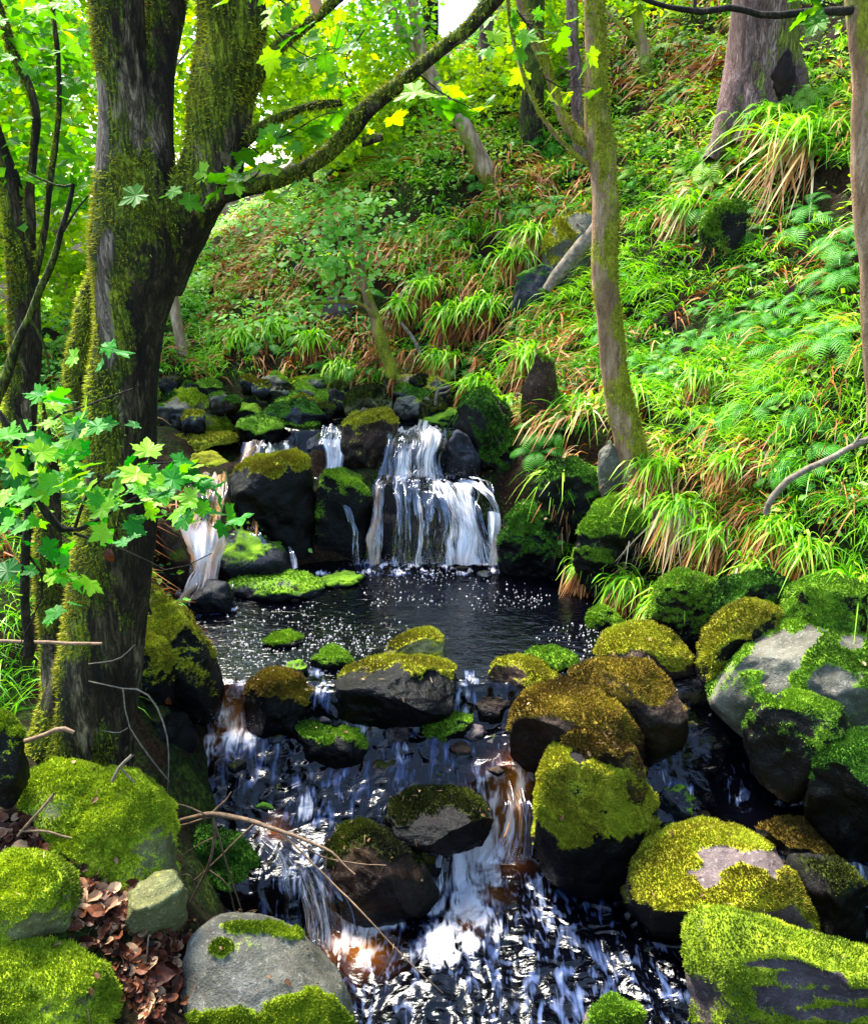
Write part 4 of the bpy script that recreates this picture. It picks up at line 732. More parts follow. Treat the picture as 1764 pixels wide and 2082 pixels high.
# ---- the tree at the right edge, with the long bough across the top
t3 = limb_thing('tree', 'tree', 'straight brown trunk cut by the right edge, one dark bough reaching left along the top', [
  [(1795,860,30),(1775,700,26),(1764,500,25),(1756,330,26),(1750,180,24),(1742,60,24),(1738,-80,24)],
  ], 3.3, MB2, sides=26, seed=11, per=.03)
V, Fs = merge(limbs([[(1745,14,10),(1690,20,8,-.05),(1640,22,7,-.1),(1560,30,7,-.12),(1490,18,6,-.14),(1430,24,7,-.15),(1370,14,5,-.16),(1300,-8,5,-.18),(1240,-50,5,-.2)],[(1408,26,4,-.15),(1412,8,4,-.15),(1416,-40,3,-.15)]], 3.3, 12, .1, 2)); part(mk('branch', V, Fs, DB), t3)
# ---- trees up the slope
p = hit(1550, 215, False); yb = p[1]
t4 = limb_thing('tree', 'tree', 'thick pinkish conifer trunk with flaring roots and a dark hollow high on the slope', [
  [(1548,270,95,.05),(1545,220,76),(1548,150,68),(1552,60,64),(1555,-80,60)],
  [(1440,330,14,-.25),(1478,262,26,-.15),(1505,200,34,-.08),(1520,120,34,0)],
  [(1640,215,18,-.2),(1612,185,30,-.1),(1590,120,36,-.02),(1582,60,30,0)],
  [(1500,300,18,-.3),(1520,240,32,-.15),(1530,150,34,-.05)]], yb, PB, sides=40, bumps=.13, seed=14, per=.03)
hp = at1(1592, 155, yb - .225); hm = plainmat('hollow_wood', [(.3, (.004, .002, .002)), (.7, (.02, .008, .006))], 20, .95, .3)
S, Fa = ICO[4]; V = S * np.array([.085, .05, .15]) * (1 + .3 * fbm(S, 3.0, 4, 5))[:, None] + hp; part(mk('hollow', V, Fa, hm), t4)
def slope_tree(u, v, specs, label, mat, group=None, dY=0, **k):
    y = hit(u, v, False)[1] + dY; return limb_thing('tree', 'tree', label, specs, y, mat, group, **k), y
t5, y5 = slope_tree(1000, 365, [[(1025,400,22,-.1),(1000,362,20),(975,315,19),(948,262,17),(925,225,13),(885,170,13),(860,110,13),(845,40,13),(825,-60,13)], [(905,200,9),(870,150,10),(835,95,10),(800,30,10),(775,-60,10)]], 'crooked tree on the slope with a pale lit bend above its foot', TB, sides=18, seed=21)
t6, y6 = slope_tree(805, 785, [[(822,800,17,-.03),(800,780,16),(790,745,13),(772,690,12),(760,640,11),(745,590,9),(735,530,7),(730,470,6),(722,420,5)], [(800,782,12),(825,778,13,-.05),(846,772,9,-.08),(850,762,5,-.08)], [(765,650,5),(735,620,4,-.1),(690,612,4,-.2),(600,622,3.5,-.3),(530,645,3,-.4),(470,668,3,-.45)], [(748,600,5),(720,560,4),(700,520,4),(690,480,3)]], 'small curved mossy tree rooted just behind the pool', MB2, sides=14, seed=22)
t7, y7 = slope_tree(1175, 380, [[(1185,420,14),(1178,300,14),(1172,200,13),(1166,90,12),(1163,-60,12)]] + [[(1172,v_,3),(1172+dx*.5,v_-8,2.2),(1172+dx,v_-16,1.5)] for v_, dx in [(60,-30),(100,25),(150,-34),(190,24),(215,-36),(240,26),(262,-34),(130,-28),(170,30),(280,28)]], 'thin straight pinkish trunk with dead side stubs behind the leaning tree', PB, dY=.2, sides=14, seed=23, bumps=.05)
t8, y8 = slope_tree(1075, 300, [[(1062,340,36),(1072,290,26),(1078,220,23),(1082,150,22),(1085,60,20),(1088,-60,20)]], 'broad shadowed dark trunk left of the thin straight one', DB, sides=16, seed=24)
t9, y9 = slope_tree(1320, 150, [[(1335,180,14,-.05),(1318,140,14),(1302,80,12),(1292,20,11),(1285,-60,11)], [(1300,90,5),(1270,60,5),(1245,35,4),(1228,15,4)]], 'bright tan trunk with a low side bough at the top of the slope', TB, sides=14, seed=25)
t10, y10 = slope_tree(740, 330, [[(742,400,12),(742,250,11),(743,130,10),(741,-60,10)]], 'thin pale pink trunk among bright leaves left of centre', PB, dY=1.0, sides=12, seed=26)
# ---- trees on the left, behind the big one
t11 = limb_thing('tree', 'tree', 'dark forked tree with yellow moss at the far left edge', [
  [(25,1010,44),(35,880,36),(45,740,30),(50,600,28),(38,480,26),(20,380,22),(-10,300,20),(-40,200,18)],
  [(45,620,20),(55,500,16),(58,400,10),(68,300,8),(72,240,8),(60,180,8),(30,110,9),(10,40,9),(-20,-40,9)],
  [(50,620,10),(80,520,8),(98,420,6),(108,330,6),(118,240,5),(118,120,5),(108,20,5),(104,-60,5)],
  [(62,540,8),(30,500,7),(0,480,7),(-40,450,7)]], 4.3, MB, sides=20, seed=31, bumps=.13, tuft=9000)
t12 = limb_thing('sapling', 'tree', 'slim bare dark stem slanting across the left edge with short broken side twigs', [
  [(-30,860,11),(10,780,11),(40,690,9),(75,610,8),(105,540,7),(125,470,6),(140,420,5),(150,372,4)], [(128,470,3),(160,420,2),(190,385,2)], [(60,645,3),(90,700,2.5),(100,760,2)], [(148,375,3),(120,378,2.5),(80,362,2),(55,350,2)]], 3.0, DB, pname='stem', sides=10, seed=32)
tt = []
BT = [(372,7.8,9,'slim trunk glimpsed between the stems of the big tree'), (150,9.5,14,'far trunk in bright leaves behind the forked left tree'), (640,11.5,14,'far slender trunk standing left of the pale pink one'),
      (880,12.5,14,'far slender trunk under the brightest gap of sky'), (-60,8.5,18,'mossy trunk mostly outside the left edge'), (330,12,16,'far trunk behind the big tree fork'), (980,11,12,'thin far trunk beside the heavy bough end')]
BTT = []
for i, (u, yy, hw, lab) in enumerate(BT):
    x = (u - CU) / F * yy; zb_ = float(H(np.array([x]), np.array([yy]))[0]) - .1; k = rng.uniform(-.04, .04)
    P = [(x, yy, zb_), (x + k * 2, yy, zb_ + 1.5), (x + k * 6, yy, zb_ + 3.5), (x + k * 12, yy, zb_ + 7)]; r0 = hw / F * yy
    t = thing('tree', (x, yy, zb_), lab, 'tree', 'trees of the wood behind the stream'); L = [tube(P, [r0 * 1.3, r0, r0 * .8, r0 * .5], 14, .08, .1, i)]
    for q in range(9):
        z0 = zb_ + rng.uniform(1.0, 5); a = rng.uniform(0, 6.28); l = rng.uniform(.8, 1.8); s_ = np.array([x + k * 2 * (z0 - zb_), yy, z0])
        L.append(tube([s_, s_ + np.array([math.cos(a) * l * .5, math.sin(a) * l * .5, l * .25]), s_ + np.array([math.cos(a) * l, math.sin(a) * l, l * .35])], [r0 * .3, r0 * .2, r0 * .06], 6, .1, .05, q))
    V, Fs = merge(L); part(mk('trunk', V, Fs, [TB, TB, PB, DB][i % 4]), t); BTT.append((t, x, yy, zb_))
# crowns: (tree, blobs in (u, v, Y, ru, rv, rY), number of leaves, leaf size, material)
def pb(u, v, y, ru, rv, ry):
    p = at1(u, v, y); s = (p[1] * cP - p[2] * sP) / F; return (p, (ru * s, ry, rv * s))
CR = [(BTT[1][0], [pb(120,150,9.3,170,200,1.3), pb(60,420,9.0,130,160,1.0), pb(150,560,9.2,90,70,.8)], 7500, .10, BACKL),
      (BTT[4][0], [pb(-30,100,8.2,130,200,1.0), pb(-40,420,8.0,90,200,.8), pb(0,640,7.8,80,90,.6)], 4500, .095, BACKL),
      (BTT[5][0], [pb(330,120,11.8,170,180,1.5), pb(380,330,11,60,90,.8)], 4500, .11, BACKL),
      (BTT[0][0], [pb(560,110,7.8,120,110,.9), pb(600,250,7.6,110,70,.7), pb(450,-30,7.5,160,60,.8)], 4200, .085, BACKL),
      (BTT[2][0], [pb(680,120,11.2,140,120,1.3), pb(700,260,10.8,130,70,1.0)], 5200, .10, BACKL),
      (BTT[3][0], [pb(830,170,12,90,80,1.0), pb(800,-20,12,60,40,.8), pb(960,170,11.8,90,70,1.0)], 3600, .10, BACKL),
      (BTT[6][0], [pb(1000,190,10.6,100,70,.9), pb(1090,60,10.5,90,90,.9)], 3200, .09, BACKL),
      (t11, [pb(40,120,4.6,90,150,.5), pb(130,330,4.8,80,130,.5), pb(20,330,4.5,50,90,.4), pb(130,80,4.8,70,110,.4)], 1500, .075, SYC),
      (t5, [pb(800,60,y5,90,70,.6), pb(900,230,y5 - .1,60,50,.4)], 700, .08, SYC),
      (t6, [pb(720,470,y6,130,80,.5), pb(620,560,y6 - .2,130,90,.5), pb(520,640,y6 - .4,110,60,.4), pb(640,430,y6,170,60,.5)], 800, .075, PALE),
      (t9, [pb(1280,-20,y9,120,50,.6)], 500, .08, BACKL)]
CR += [(BTT[k_][0], [pb(u_, v_, y_, 420, 330, 1.6)], 1500, .17, BACKL) for k_, u_, v_, y_ in [(1, 0, -330, 9.2), (5, 420, -420, 11), (2, 800, -560, 12), (3, 620, -900, 13)]]
for i, (t, bl, n, s, m) in enumerate(CR):
    p_, rn, c_ = cloud(bl, n, 24, .16 if n > 2000 else .12, 50 + i, .4); leaves('crown', p_, s, m, up=.35, rnd=rn, seed=i, parent=t)
# sprays of maple shaped leaves hanging from the near trees
def spray(parent, path, Y0, n, size, mat, jit=38, seed=0, name='foliage', stem=True, hw=1.6):
    rg = np.random.default_rng(seed); P = catmull(np.array([at1(u, v, Y0 + (k[0] if k else 0)) for u, v, *k in path]), 60)
    idx = rg.integers(4, 60, n); s = np.linalg.norm(P[30]) / F; p = P[idx] + rg.normal(size=(n, 3)) * jit * s * np.array([1, 1, .7]); L = []
    if stem:
        L.append(tube(P[::6], np.linspace(hw, hw * .4, len(P[::6])) * s, 6, .03, 0)); 
        for a, q in zip(idx, p): L.append(tube([P[max(0, a - 3)], (P[a] + q) / 2 + np.array([0, 0, .006]), q], np.array([.9, .7, .5]) * s * .8, 4, .03, 0, minseg=3))
        V, Fs = merge(L); part(mk('twig', V, Fs, DB), parent)
    leaves(name, p, size, mat, 'm', up=.55, droop=.35, seed=seed, parent=parent, face=(-.1, -.5, .2))
spray(t1, [(480,400),(440,350),(400,370),(350,400)], 2.45, 12, .06, SYC, 22, 1); spray(t1, [(500,290),(540,330),(500,370),(450,380)], 2.5, 16, .06, SYC, 26, 2)
spray(t1, [(520,300),(590,270),(650,235),(700,225)], 2.5, 14, .055, SYC, 22, 3); spray(t1, [(560,60),(600,100),(650,120),(700,90)], 2.5, 14, .055, SYC, 34, 4)
spray(t1, [(740,60),(700,130),(720,190),(760,200)], 2.6, 12, .06, SYC, 34, 5); spray(t1, [(840,140),(900,190),(940,210),(980,235)], 2.5, 10, .065, SYC, 24, 6)
spray(t1, [(600,20),(560,-10),(640,10)], 2.45, 10, .06, SYC, 30, 7)
spray(t2, [(1050,20),(1080,60),(1120,90)], 5.1, 12, .09, SYC, 26, 8); spray(t2, [(1110,160),(1150,180),(1160,150)], 5.0, 9, .09, BACKL, 22, 9); spray(t2, [(1100,10),(1060,90),(1030,60)], 5.2, 16, .10, SYC, 40, 10)
spray(t3, [(1700,10),(1640,-5),(1600,0)], 3.1, 8, .06, SYC, 16, 11)
spray(t11, [(0,60),(60,40),(120,30)], 3.6, 26, .07, SYC, 60, 12, stem=False); spray(t11, [(130,60),(160,120),(190,160)], 3.8, 22, .07, SYC, 40, 13, stem=False)
# ---- the leafy young sycamore in front of the big trunk
sp = thing('sapling', tuple(at1(60, 1330, 2.05)), 'young sycamore with broad green leaves in front of the big mossy trunk', 'tree')
V, Fs = merge(limbs([[(60,1330,10,.1),(50,1150,9),(60,1010,8),(30,900,7),(0,840,6),(-40,800,5)], [(130,1075,8),(90,1040,7),(66,990,7),(60,900,5),(40,850,4)], [(62,1000,6),(110,1060,7),(150,1080,5),(230,1040,3),(300,1000,2),(400,980,2),(440,1000,1.5)],
  [(150,1080,4),(180,1000,3),(230,960,2),(330,940,2),(400,945,1.5)], [(60,900,4),(110,850,3),(160,830,2),(270,790,1.5)], [(150,1085,3),(230,1110,2),(300,1140,1.5),(350,1160,1.2),(430,1125,1)], [(100,1070,3),(130,1150,2),(160,1180,1.5),(180,1160,1)], [(60,1130,3),(90,1190,2),(60,1270,1.4),(30,1330,1)]], 2.05, 8, .08, 3))
part(mk('branch', V, Fs, DB), sp)
lf = []
for k, (u, v, ru, rv, n) in enumerate([(60,900,90,60,26),(150,850,70,40,12),(240,1000,110,60,34),(340,960,80,36,22),(400,1000,50,50,14),(120,980,80,50,20),(60,1050,60,60,16),(160,1180,50,30,6),(230,1060,50,40,10),(110,1130,50,40,8),(30,1190,30,30,4),(180,730,40,30,4),(120,800,50,30,6),(440,1040,40,40,5),(0,960,40,80,12),(350,1030,50,40,8),(110,1240,30,20,3)]):
    a = rng.normal(size=(n, 2)) * .55; lf += [tuple(at1(u + ru * x, v + rv * y_, 2.0 + rng.uniform(-.18, .2))) for x, y_ in a]
leaves('foliage', np.array(lf), .052, leafmat('young_leaves', [(.01, .09, .01), (.025, .20, .015), (.09, .34, .015), (.26, .50, .025)], .42), 'm', up=.5, droop=.2, seed=91, parent=sp, face=(.0, -.7, .3))
# ---------------------------------------------------------------- what grows on the banks
def scatter(n, x0, x1, y0, y1, dens, seed):
    rg = np.random.default_rng(seed); x = rg.uniform(x0, x1, n); y = y0 + (y1 - y0) * rg.random(n) ** 1.25; z = H(x, y); P = np.stack([x, y, z], -1)
    u, v = proj(P); k = rg.random(n) < dens(u, v, P); return P[k], u[k], v[k]
def nrm_at(P, e=.06):
    gx_ = (H(P[:, 0] + e, P[:, 1]) - H(P[:, 0] - e, P[:, 1])) / (2 * e); gy_ = (H(P[:, 0], P[:, 1] + e) - H(P[:, 0], P[:, 1] - e)) / (2 * e)
    n = np.stack([-gx_, -gy_, np.ones(len(P))], -1); return n / np.linalg.norm(n, axis=1, keepdims=True)
def boxes(B, base):
    def f(u, v, P):
        d = np.full(len(u), base, float)
        for (a, b_, c_, e, k) in B:
            m = 25 + 0 * u; i = 1.0 * sst(a - m, a + m, u) * (1 - sst(c_ - m, c_ + m, u)) * sst(b_ - m, b_ + m, v) * (1 - sst(e - m, e + m, v)); d = np.where(k >= 0, np.maximum(d, k * i), d * (1 + k * i))
        d = d * np.clip(.75 + .9 * fbm(P, 2.2, 2, 77), 0, 1.3)
        for (tu_, tv_, tw, th_, _) in TU: d = d * (1 - .92 * np.exp(-((u - tu_) / (tw * 1.1)) ** 4 - ((v - tv_ - th_ * .6) / (th_ * 1.0)) ** 4))
        inwater = (P[:, 2] < W(P[:, 0], P[:, 1]) + .10) & (P[:, 1] < 5.7) | ((P[:, 2] < -1.5) & (P[:, 1] > 5.4) & (P[:, 0] > -2.25) & (P[:, 0] < .9))
        return np.where(inwater, 0, d)
    return f
def blades(P, L, wd, nseg=4, lean=None, seed=0, droop=1.0, spread=.5):
    rg = np.random.default_rng(seed); n = len(P); up = np.array([0, 0, 1.0])[None] + rg.normal(size=(n, 3)) * spread * np.array([1, 1, .2]) + (0 if lean is None else lean)
    up /= np.linalg.norm(up, axis=1, keepdims=True); hd = rg.normal(size=(n, 3)) + (0 if lean is None else lean * 2.2); hd[:, 2] = 0; hd /= np.linalg.norm(hd, axis=1, keepdims=True)
    t = np.linspace(0, 1, nseg + 1)[None, :, None]; dr = droop * rg.uniform(.5, 1.3, (n, 1, 1)); L = L[:, None, None]
    C = P[:, None] + up[:, None] * L * (t - .25 * dr * t ** 2) + hd[:, None] * L * .55 * dr * t ** 2 - np.array([0, 0, 1.0]) * L * .55 * dr * t ** 3
    sd = np.cross(hd, up); sd /= np.linalg.norm(sd, axis=1, keepdims=True) + 1e-9; sd = sd + rg.normal(size=(n, 3)) * .35
    w_ = wd[:, None, None] * (1 - t ** 2.2 * .92) * np.minimum(1, .6 + 2 * t); V = np.stack([C - sd[:, None] * w_, C + sd[:, None] * w_], 2).reshape(n, -1, 3)
    k = 2 * (nseg + 1); f = np.array([(2 * i, 2 * i + 1, 2 * i + 3, 2 * i + 2) for i in range(nseg)]); return V.reshape(-1, 3), (f[None] + (np.arange(n) * k)[:, None, None]).reshape(-1, 4), k
GR = leafmat('grass_blades', [(.012, .10, .003), (.09, .33, .006), (.27, .57, .012), (.62, .80, .12)], .40, .38)
DG = leafmat('dead_blades', [(.06, .018, .006), (.27, .08, .015), (.48, .24, .07), (.70, .55, .32)], .2)
TU = [(1650,330,75,90,'with the longest straw coloured skirt, high on the right'),(1590,260,50,40,'beside the roots of the conifer'),(1415,440,40,40,'with a short pale skirt above the dark rib of rock'),(1100,500,40,45,'with a pale skirt left of the fallen log'),(1060,540,35,40,'drooping over the slab below the outcrop'),
  (1212,850,42,60,'with a rust red skirt left of the leaning trunk'),(1315,820,45,60,'with a rust red skirt right of the leaning trunk'),(1165,985,40,55,'hanging over the dark bank above the pool'),(1345,1030,45,60,'with a cream skirt at the foot of the leaning tree'),(1405,1050,40,60,'with a cream skirt right of the leaning tree foot'),
  (940,660,50,50,'with an orange skirt on the bank above the stream'),(700,560,34,40,'with an orange skirt in the hillside behind the small curved tree'),(560,680,34,36,'with a dull orange skirt near the left of the far bank'),(490,700,30,36,'with a brown skirt beside the big tree'),(880,600,34,36,'small and orange skirted above the fall'),
  (985,800,40,46,'spilling over the crag right of the waterfall'),(1030,850,40,60,'long and hanging beside the brown rock column'),(1420,1220,40,70,'hanging lowest of all with a cream skirt over the boulders'),(1740,1210,50,80,'with a cream skirt at the right edge'),(1560,1160,45,50,'with tangled pale blades on the mossy shelf'),
  (1290,1190,36,50,'hanging on the deep green crag over the pool'),(1475,1090,45,50,'with a tan skirt in the middle of the lower grass bank'),(1660,1130,45,60,'with a brown skirt near the curved bare branch'),(1090,740,40,50,'with a pinkish brown skirt over the rock column'),(1360,960,40,46,'arching right of the leaning tree'),
  (1500,950,40,40,'arching in front of dark soil on the slope'),(1450,780,44,40,'bright and tall in the middle of the right slope'),(700,760,34,36,'bright green beside the back boulders'),(910,740,36,36,'bright green behind the small curved tree'),(1210,1150,30,40,'small on the mossy crag'),
  (1350,1240,30,40,'thin and hanging at the pool corner'),(1600,1080,44,44,'flopping over the lower right slope'),(1000,640,40,44,'above the hanging orange one'),(830,640,34,40,'with a red brown skirt over a hollow'),(640,700,30,34,'with a red brown skirt over the far bank')]
gd = boxes([(1040,430,1500,720,1.0),(1230,690,1660,1010,1.0),(1290,1000,1800,1220,1.0),(840,410,1110,640,.75),(930,690,1110,860,.8),(1040,560,1260,800,1.0),(640,700,920,800,.6),(1480,180,1800,340,.8),(350,600,520,760,.45),(360,420,860,640,.25),(60,560,230,640,1.0),(380,560,480,720,.5),(1700,600,1900,1100,.7),(230,900,640,1750,-1.0),(1000,380,1500,520,.6),(1240,300,1764,460,.5)], .24)
P, u, v = scatter(250000, -4.5, 5.5, 1.0, 13, lambda u, v, P: np.where((P[:, 1] < 3.2), np.where((P[:, 0] > -1.7) & (P[:, 0] < 2.6), 0, .5), gd(u, v, P)), 5)
# tufts: blades share a root with their neighbours
P = P[:21000]; k = 7; PP = np.repeat(P, k, 0) + rng.normal(size=(len(P) * k, 3)) * np.array([.022, .022, .004]); dist = np.linalg.norm(PP, axis=1); nr = nrm_at(P); dh = np.repeat(nr, k, 0) * np.array([1, 1, 0])
L = rng.uniform(.10, .24, len(PP)) * np.repeat(rng.uniform(.6, 1.3, len(P)), k); V, Fc, kk = blades(PP, L,   .00060 * dist * rng.uniform(.6, 1.1, len(PP)), 4, dh * .9, 6)
rn = np.clip(.42 + .3 * fbm(PP, 1.6, 2, 8) + rng.normal(size=len(PP)) * .17, 0, 1)
o = mk('grass', V, Fc, GR, attrs={'rnd': np.repeat(rn, kk)}); tag(o, 'long bright grass blades covering the sloping banks', kind='stuff')
# dead bracken, straw and twigs caught on the slope
P, u, v = scatter(60000, -4.5, 5, 3.6, 13, boxes([(440,440,1000,760,.6),(1060,620,1160,900,.6),(1250,900,1500,1050,.7),(1350,1150,1764,1250,.8),(1200,80,1500,200,.5),(950,330,1250,480,.6),(1040,620,1200,1050,.9),(640,560,1000,760,.8),(1400,380,1480,520,.8),(1440,880,1600,1100,.6)], .10), 15)
P = P[:3600]; k = 5; PP = np.repeat(P, k, 0) + rng.normal(size=(len(P) * k, 3)) * .03; dh = np.repeat(nrm_at(P), k, 0) * np.array([1, 1, 0])
V, Fc, kk = blades(PP, rng.uniform(.08, .26, len(PP)), .0010 * np.linalg.norm(PP, axis=1), 3, dh * 2.2, 16, 1.4); o = mk('dead_grass', V, Fc, DG, attrs={'rnd': np.repeat(np.clip(rng.random(len(PP)) * .6 + .3 * fbm(PP, 1.5, 2, 3) + .1, 0, 1), kk)}); tag(o, 'dead brown blades and bracken litter caught on the slope', kind='stuff')
# low broad leaved undergrowth
for nm, lab, B, base, n, s, mat, sd in [('undergrowth', 'pale leaved low plants covering the hillside behind the pool', [(400,400,900,600,1.0),(350,560,760,700,.8),(780,300,1020,480,.5),(60,640,220,800,.8)], .05, 9000, .06, PALE, 25),
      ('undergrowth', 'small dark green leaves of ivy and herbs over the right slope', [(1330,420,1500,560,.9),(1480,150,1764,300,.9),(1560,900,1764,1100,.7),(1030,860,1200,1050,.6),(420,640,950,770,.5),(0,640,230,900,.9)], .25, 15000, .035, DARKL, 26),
      ('undergrowth', 'yellow green herbs high on the sunlit slope', [(1200,0,1764,420,.8),(950,120,1250,420,.7),(700,260,1000,420,.8),(500,300,900,440,.5)], .10, 14000, .055, leafmat('herb_leaves', [(.05, .14, .004), (.15, .29, .008), (.33, .48, .025), (.58, .68, .15)], .4), 27)]:
    P, u, v = scatter(n * 8, -5, 7.5, 4.0, 15, boxes(B, base), sd); P = P[:n]; k = 3; PP = np.repeat(P, k, 0) + np.random.default_rng(sd).normal(size=(len(P) * k, 3)) * np.array([.05, .05, .03]) + np.array([0, 0, .05])
    o = leaves(nm, PP, s, mat, up=.6, seed=sd, rnd=np.clip(.5 + .4 * fbm(PP, 2, 2, sd) + np.random.default_rng(sd).normal(size=len(PP)) * .16, 0, 1), face=(-.4, -.4, .2)); tag(o, lab, kind='stuff')
# ferns
def fern_mesh(nf, seed, mat):
    rg = np.random.default_rng(seed); Vs = []; Fs = []; n0 = 0; rn = []
    for f in range(nf):
        a = f / nf * 6.283 + rg.uniform(-.4, .4); L = rg.uniform(.75, 1.1); T = np.linspace(0, 1, 17); hd = np.array([math.cos(a), math.sin(a), 0]); sd = np.array([-math.sin(a), math.cos(a), 0]); arch = rg.uniform(.35, .75)
        C = hd[None] * (T * .8 + .1 * T ** 2)[:, None] * L + np.array([0, 0, 1.0])[None] * (T * arch * 1.5 - T ** 2 * arch * 1.35)[:, None] * L
        for i in range(2, 17):
            t = T[i]; pl = L * .30 * math.sin(math.pi * min(1, (1.08 - t)) ** .8) * (1 if t > .15 else .6); tg = C[i] - C[i - 1]; tg /= np.linalg.norm(tg)
            for s in (-1, 1):
                d = sd * s + tg * .45 + np.array([0, 0, -.12]); d /= np.linalg.norm(d); b0 = C[i]; wv = tg * L * .015
                Vs += [b0 - wv, b0 + d * pl * .5 - wv * 1.1, b0 + d * pl + np.array([0, 0, -.03 * L]), b0 + d * pl * .5 + wv * 1.1, b0 + wv]; Fs.append([n0, n0 + 1, n0 + 3, n0 + 4]); Fs.append([n0 + 1, n0 + 2, n0 + 3, n0 + 3]); n0 += 5; rn += [rg.uniform(.2, .8) * .4 + .5 * t] * 5
        sw = sd * L * .009
        for i in range(17): Vs += [C[i] - sw * (1.15 - T[i]), C[i] + sw * (1.15 - T[i])]; rn += [.35] * 2
        for i in range(16): Fs.append([n0 + 2 * i, n0 + 2 * i + 1, n0 + 2 * i + 3, n0 + 2 * i + 2])
        n0 += 34
    Fq = np.array([f for f in Fs if f[2] != f[3]]); Ft = np.array([f[:3] for f in Fs if f[2] == f[3]])
    o = mk('fern', np.array(Vs), [Fq, Ft], mat, attrs={'rnd': np.clip(rn, 0, 1)}, smooth=False); return o
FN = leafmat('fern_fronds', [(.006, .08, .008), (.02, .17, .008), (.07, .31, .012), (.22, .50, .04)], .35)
FY = leafmat('fern_fronds_yellow', [(.05, .14, .01), (.14, .30, .02), (.28, .46, .06), (.48, .62, .20)], .4)  # yellow green frond colour
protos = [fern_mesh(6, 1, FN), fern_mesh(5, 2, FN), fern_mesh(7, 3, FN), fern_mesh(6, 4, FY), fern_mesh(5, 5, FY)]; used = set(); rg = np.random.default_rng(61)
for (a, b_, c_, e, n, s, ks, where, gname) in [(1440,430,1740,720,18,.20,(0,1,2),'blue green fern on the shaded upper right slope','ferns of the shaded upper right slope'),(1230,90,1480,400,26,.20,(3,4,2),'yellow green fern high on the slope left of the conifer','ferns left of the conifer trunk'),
      (430,560,1000,770,26,.17,(0,1,2),'green fern in the shady bank behind the pool','ferns of the bank behind the pool'),(820,380,1110,520,12,.17,(1,2,3),'fern on the sunny hillside around the crooked tree','ferns around the crooked tree'),(1030,300,1200,440,9,.18,(0,3),'fern below the thin straight trunk','ferns below the thin straight trunk'),
      (1240,640,1640,780,14,.16,(0,1,2),'bright fern in the grass right of the leaning tree','ferns in the grass right of the leaning tree'),(1420,760,1750,1000,14,.16,(0,1,2),'dark fern near the curved bare branch','ferns near the curved bare branch'),(1090,760,1200,960,5,.15,(0,1),'fern hanging by the brown rock column','ferns by the brown rock column'),
      (1560,130,1764,240,7,.18,(3,4),'fern behind the conifer roots','ferns behind the conifer roots'),(1680,560,1764,700,4,.16,(0,1),'fern beside the right edge trunk','ferns beside the right edge trunk'),(1690,1290,1764,1350,2,.12,(0,1),'small pale fern over the grey patched boulder','ferns over the grey patched boulder'),(60,640,230,800,6,.2,(3,4),'fern glimpsed behind the big tree','ferns behind the big tree')]:
    for i in range(n):
        p = hit(rg.uniform(a, c_), rg.uniform(b_, e)); k = int(rg.choice(ks))
        if k in used:
            o = protos[k].copy(); SC.collection.objects.link(o)
        else: o = protos[k]; used.add(k)
        nr = nrm_at(p[None])[0]; q = Vector(nr * .7 + np.array([0, 0, .5])).to_track_quat('Z', 'Y').to_euler(); sc = s * rg.uniform(.7, 1.5); o.scale = (sc, sc, sc)
        o.location = p + nr * .06; o.rotation_euler = q; o.rotation_euler.rotate_axis('Z', rg.uniform(0, 6.28)); tag(o, where, 'fern', gname)
for k in range(5):
    if k not in used: bpy.data.objects.remove(protos[k])
# grass tussocks with skirts of dead blades
for i, (u, v, hw, hh, lab) in enumerate(TU):
    rg = np.random.default_rng(300 + i); p = hit(u, v - hh * .5); s = np.linalg.norm(p) / F; fw = np.array([-p[0] * .25 - .25, -1, 0.]); fw /= np.linalg.norm(fw)
    best = p
    for rk in ROCKS:                                              # grow on the rock if one stands here
        pass
    p = p + fw * .13; t = thing('grass_tussock', tuple(p), 'grass tussock ' + lab, 'grass tussock', 'grass tussocks on the banks')
    n = 90; B = p + rg.normal(size=(n, 3)) * np.array([hw * s * .4, .03, .02]) ; L = rg.uniform(.8, 1.5, n) * hh * s * 1.1; V, Fc, kk = blades(B, L, np.full(n, 2.0 * s), 5, fw[None] * .8 * np.ones((n, 1)), i, 1.3, .55)
    rn = np.clip(rg.normal(.55, .22, n), 0, 1); part(mk('leaves', V, Fc, GR, attrs={'rnd': np.repeat(rn, kk)}), t)
    n = 95; B = p + fw * .05 + rg.normal(size=(n, 3)) * np.array([hw * s * .42, .02, .015]); L = rg.uniform(.8, 1.6, n) * hh * s * 1.15
    V, Fc, kk = blades(B, L, np.full(n, 1.8 * s), 5, fw[None] * .6 - np.array([0, 0, 1.7])[None] + np.zeros((n, 3)), i + 500, .6, .22)
    tone = .72 if ('cream' in lab or 'pale' in lab or 'straw' in lab) else (.25 if 'red' in lab or 'orange' in lab else .45)
    part(mk('dead_leaves', V, Fc, DG, attrs={'rnd': np.repeat(np.clip(rg.normal(tone, .18, n), 0, 1), kk)}), t)
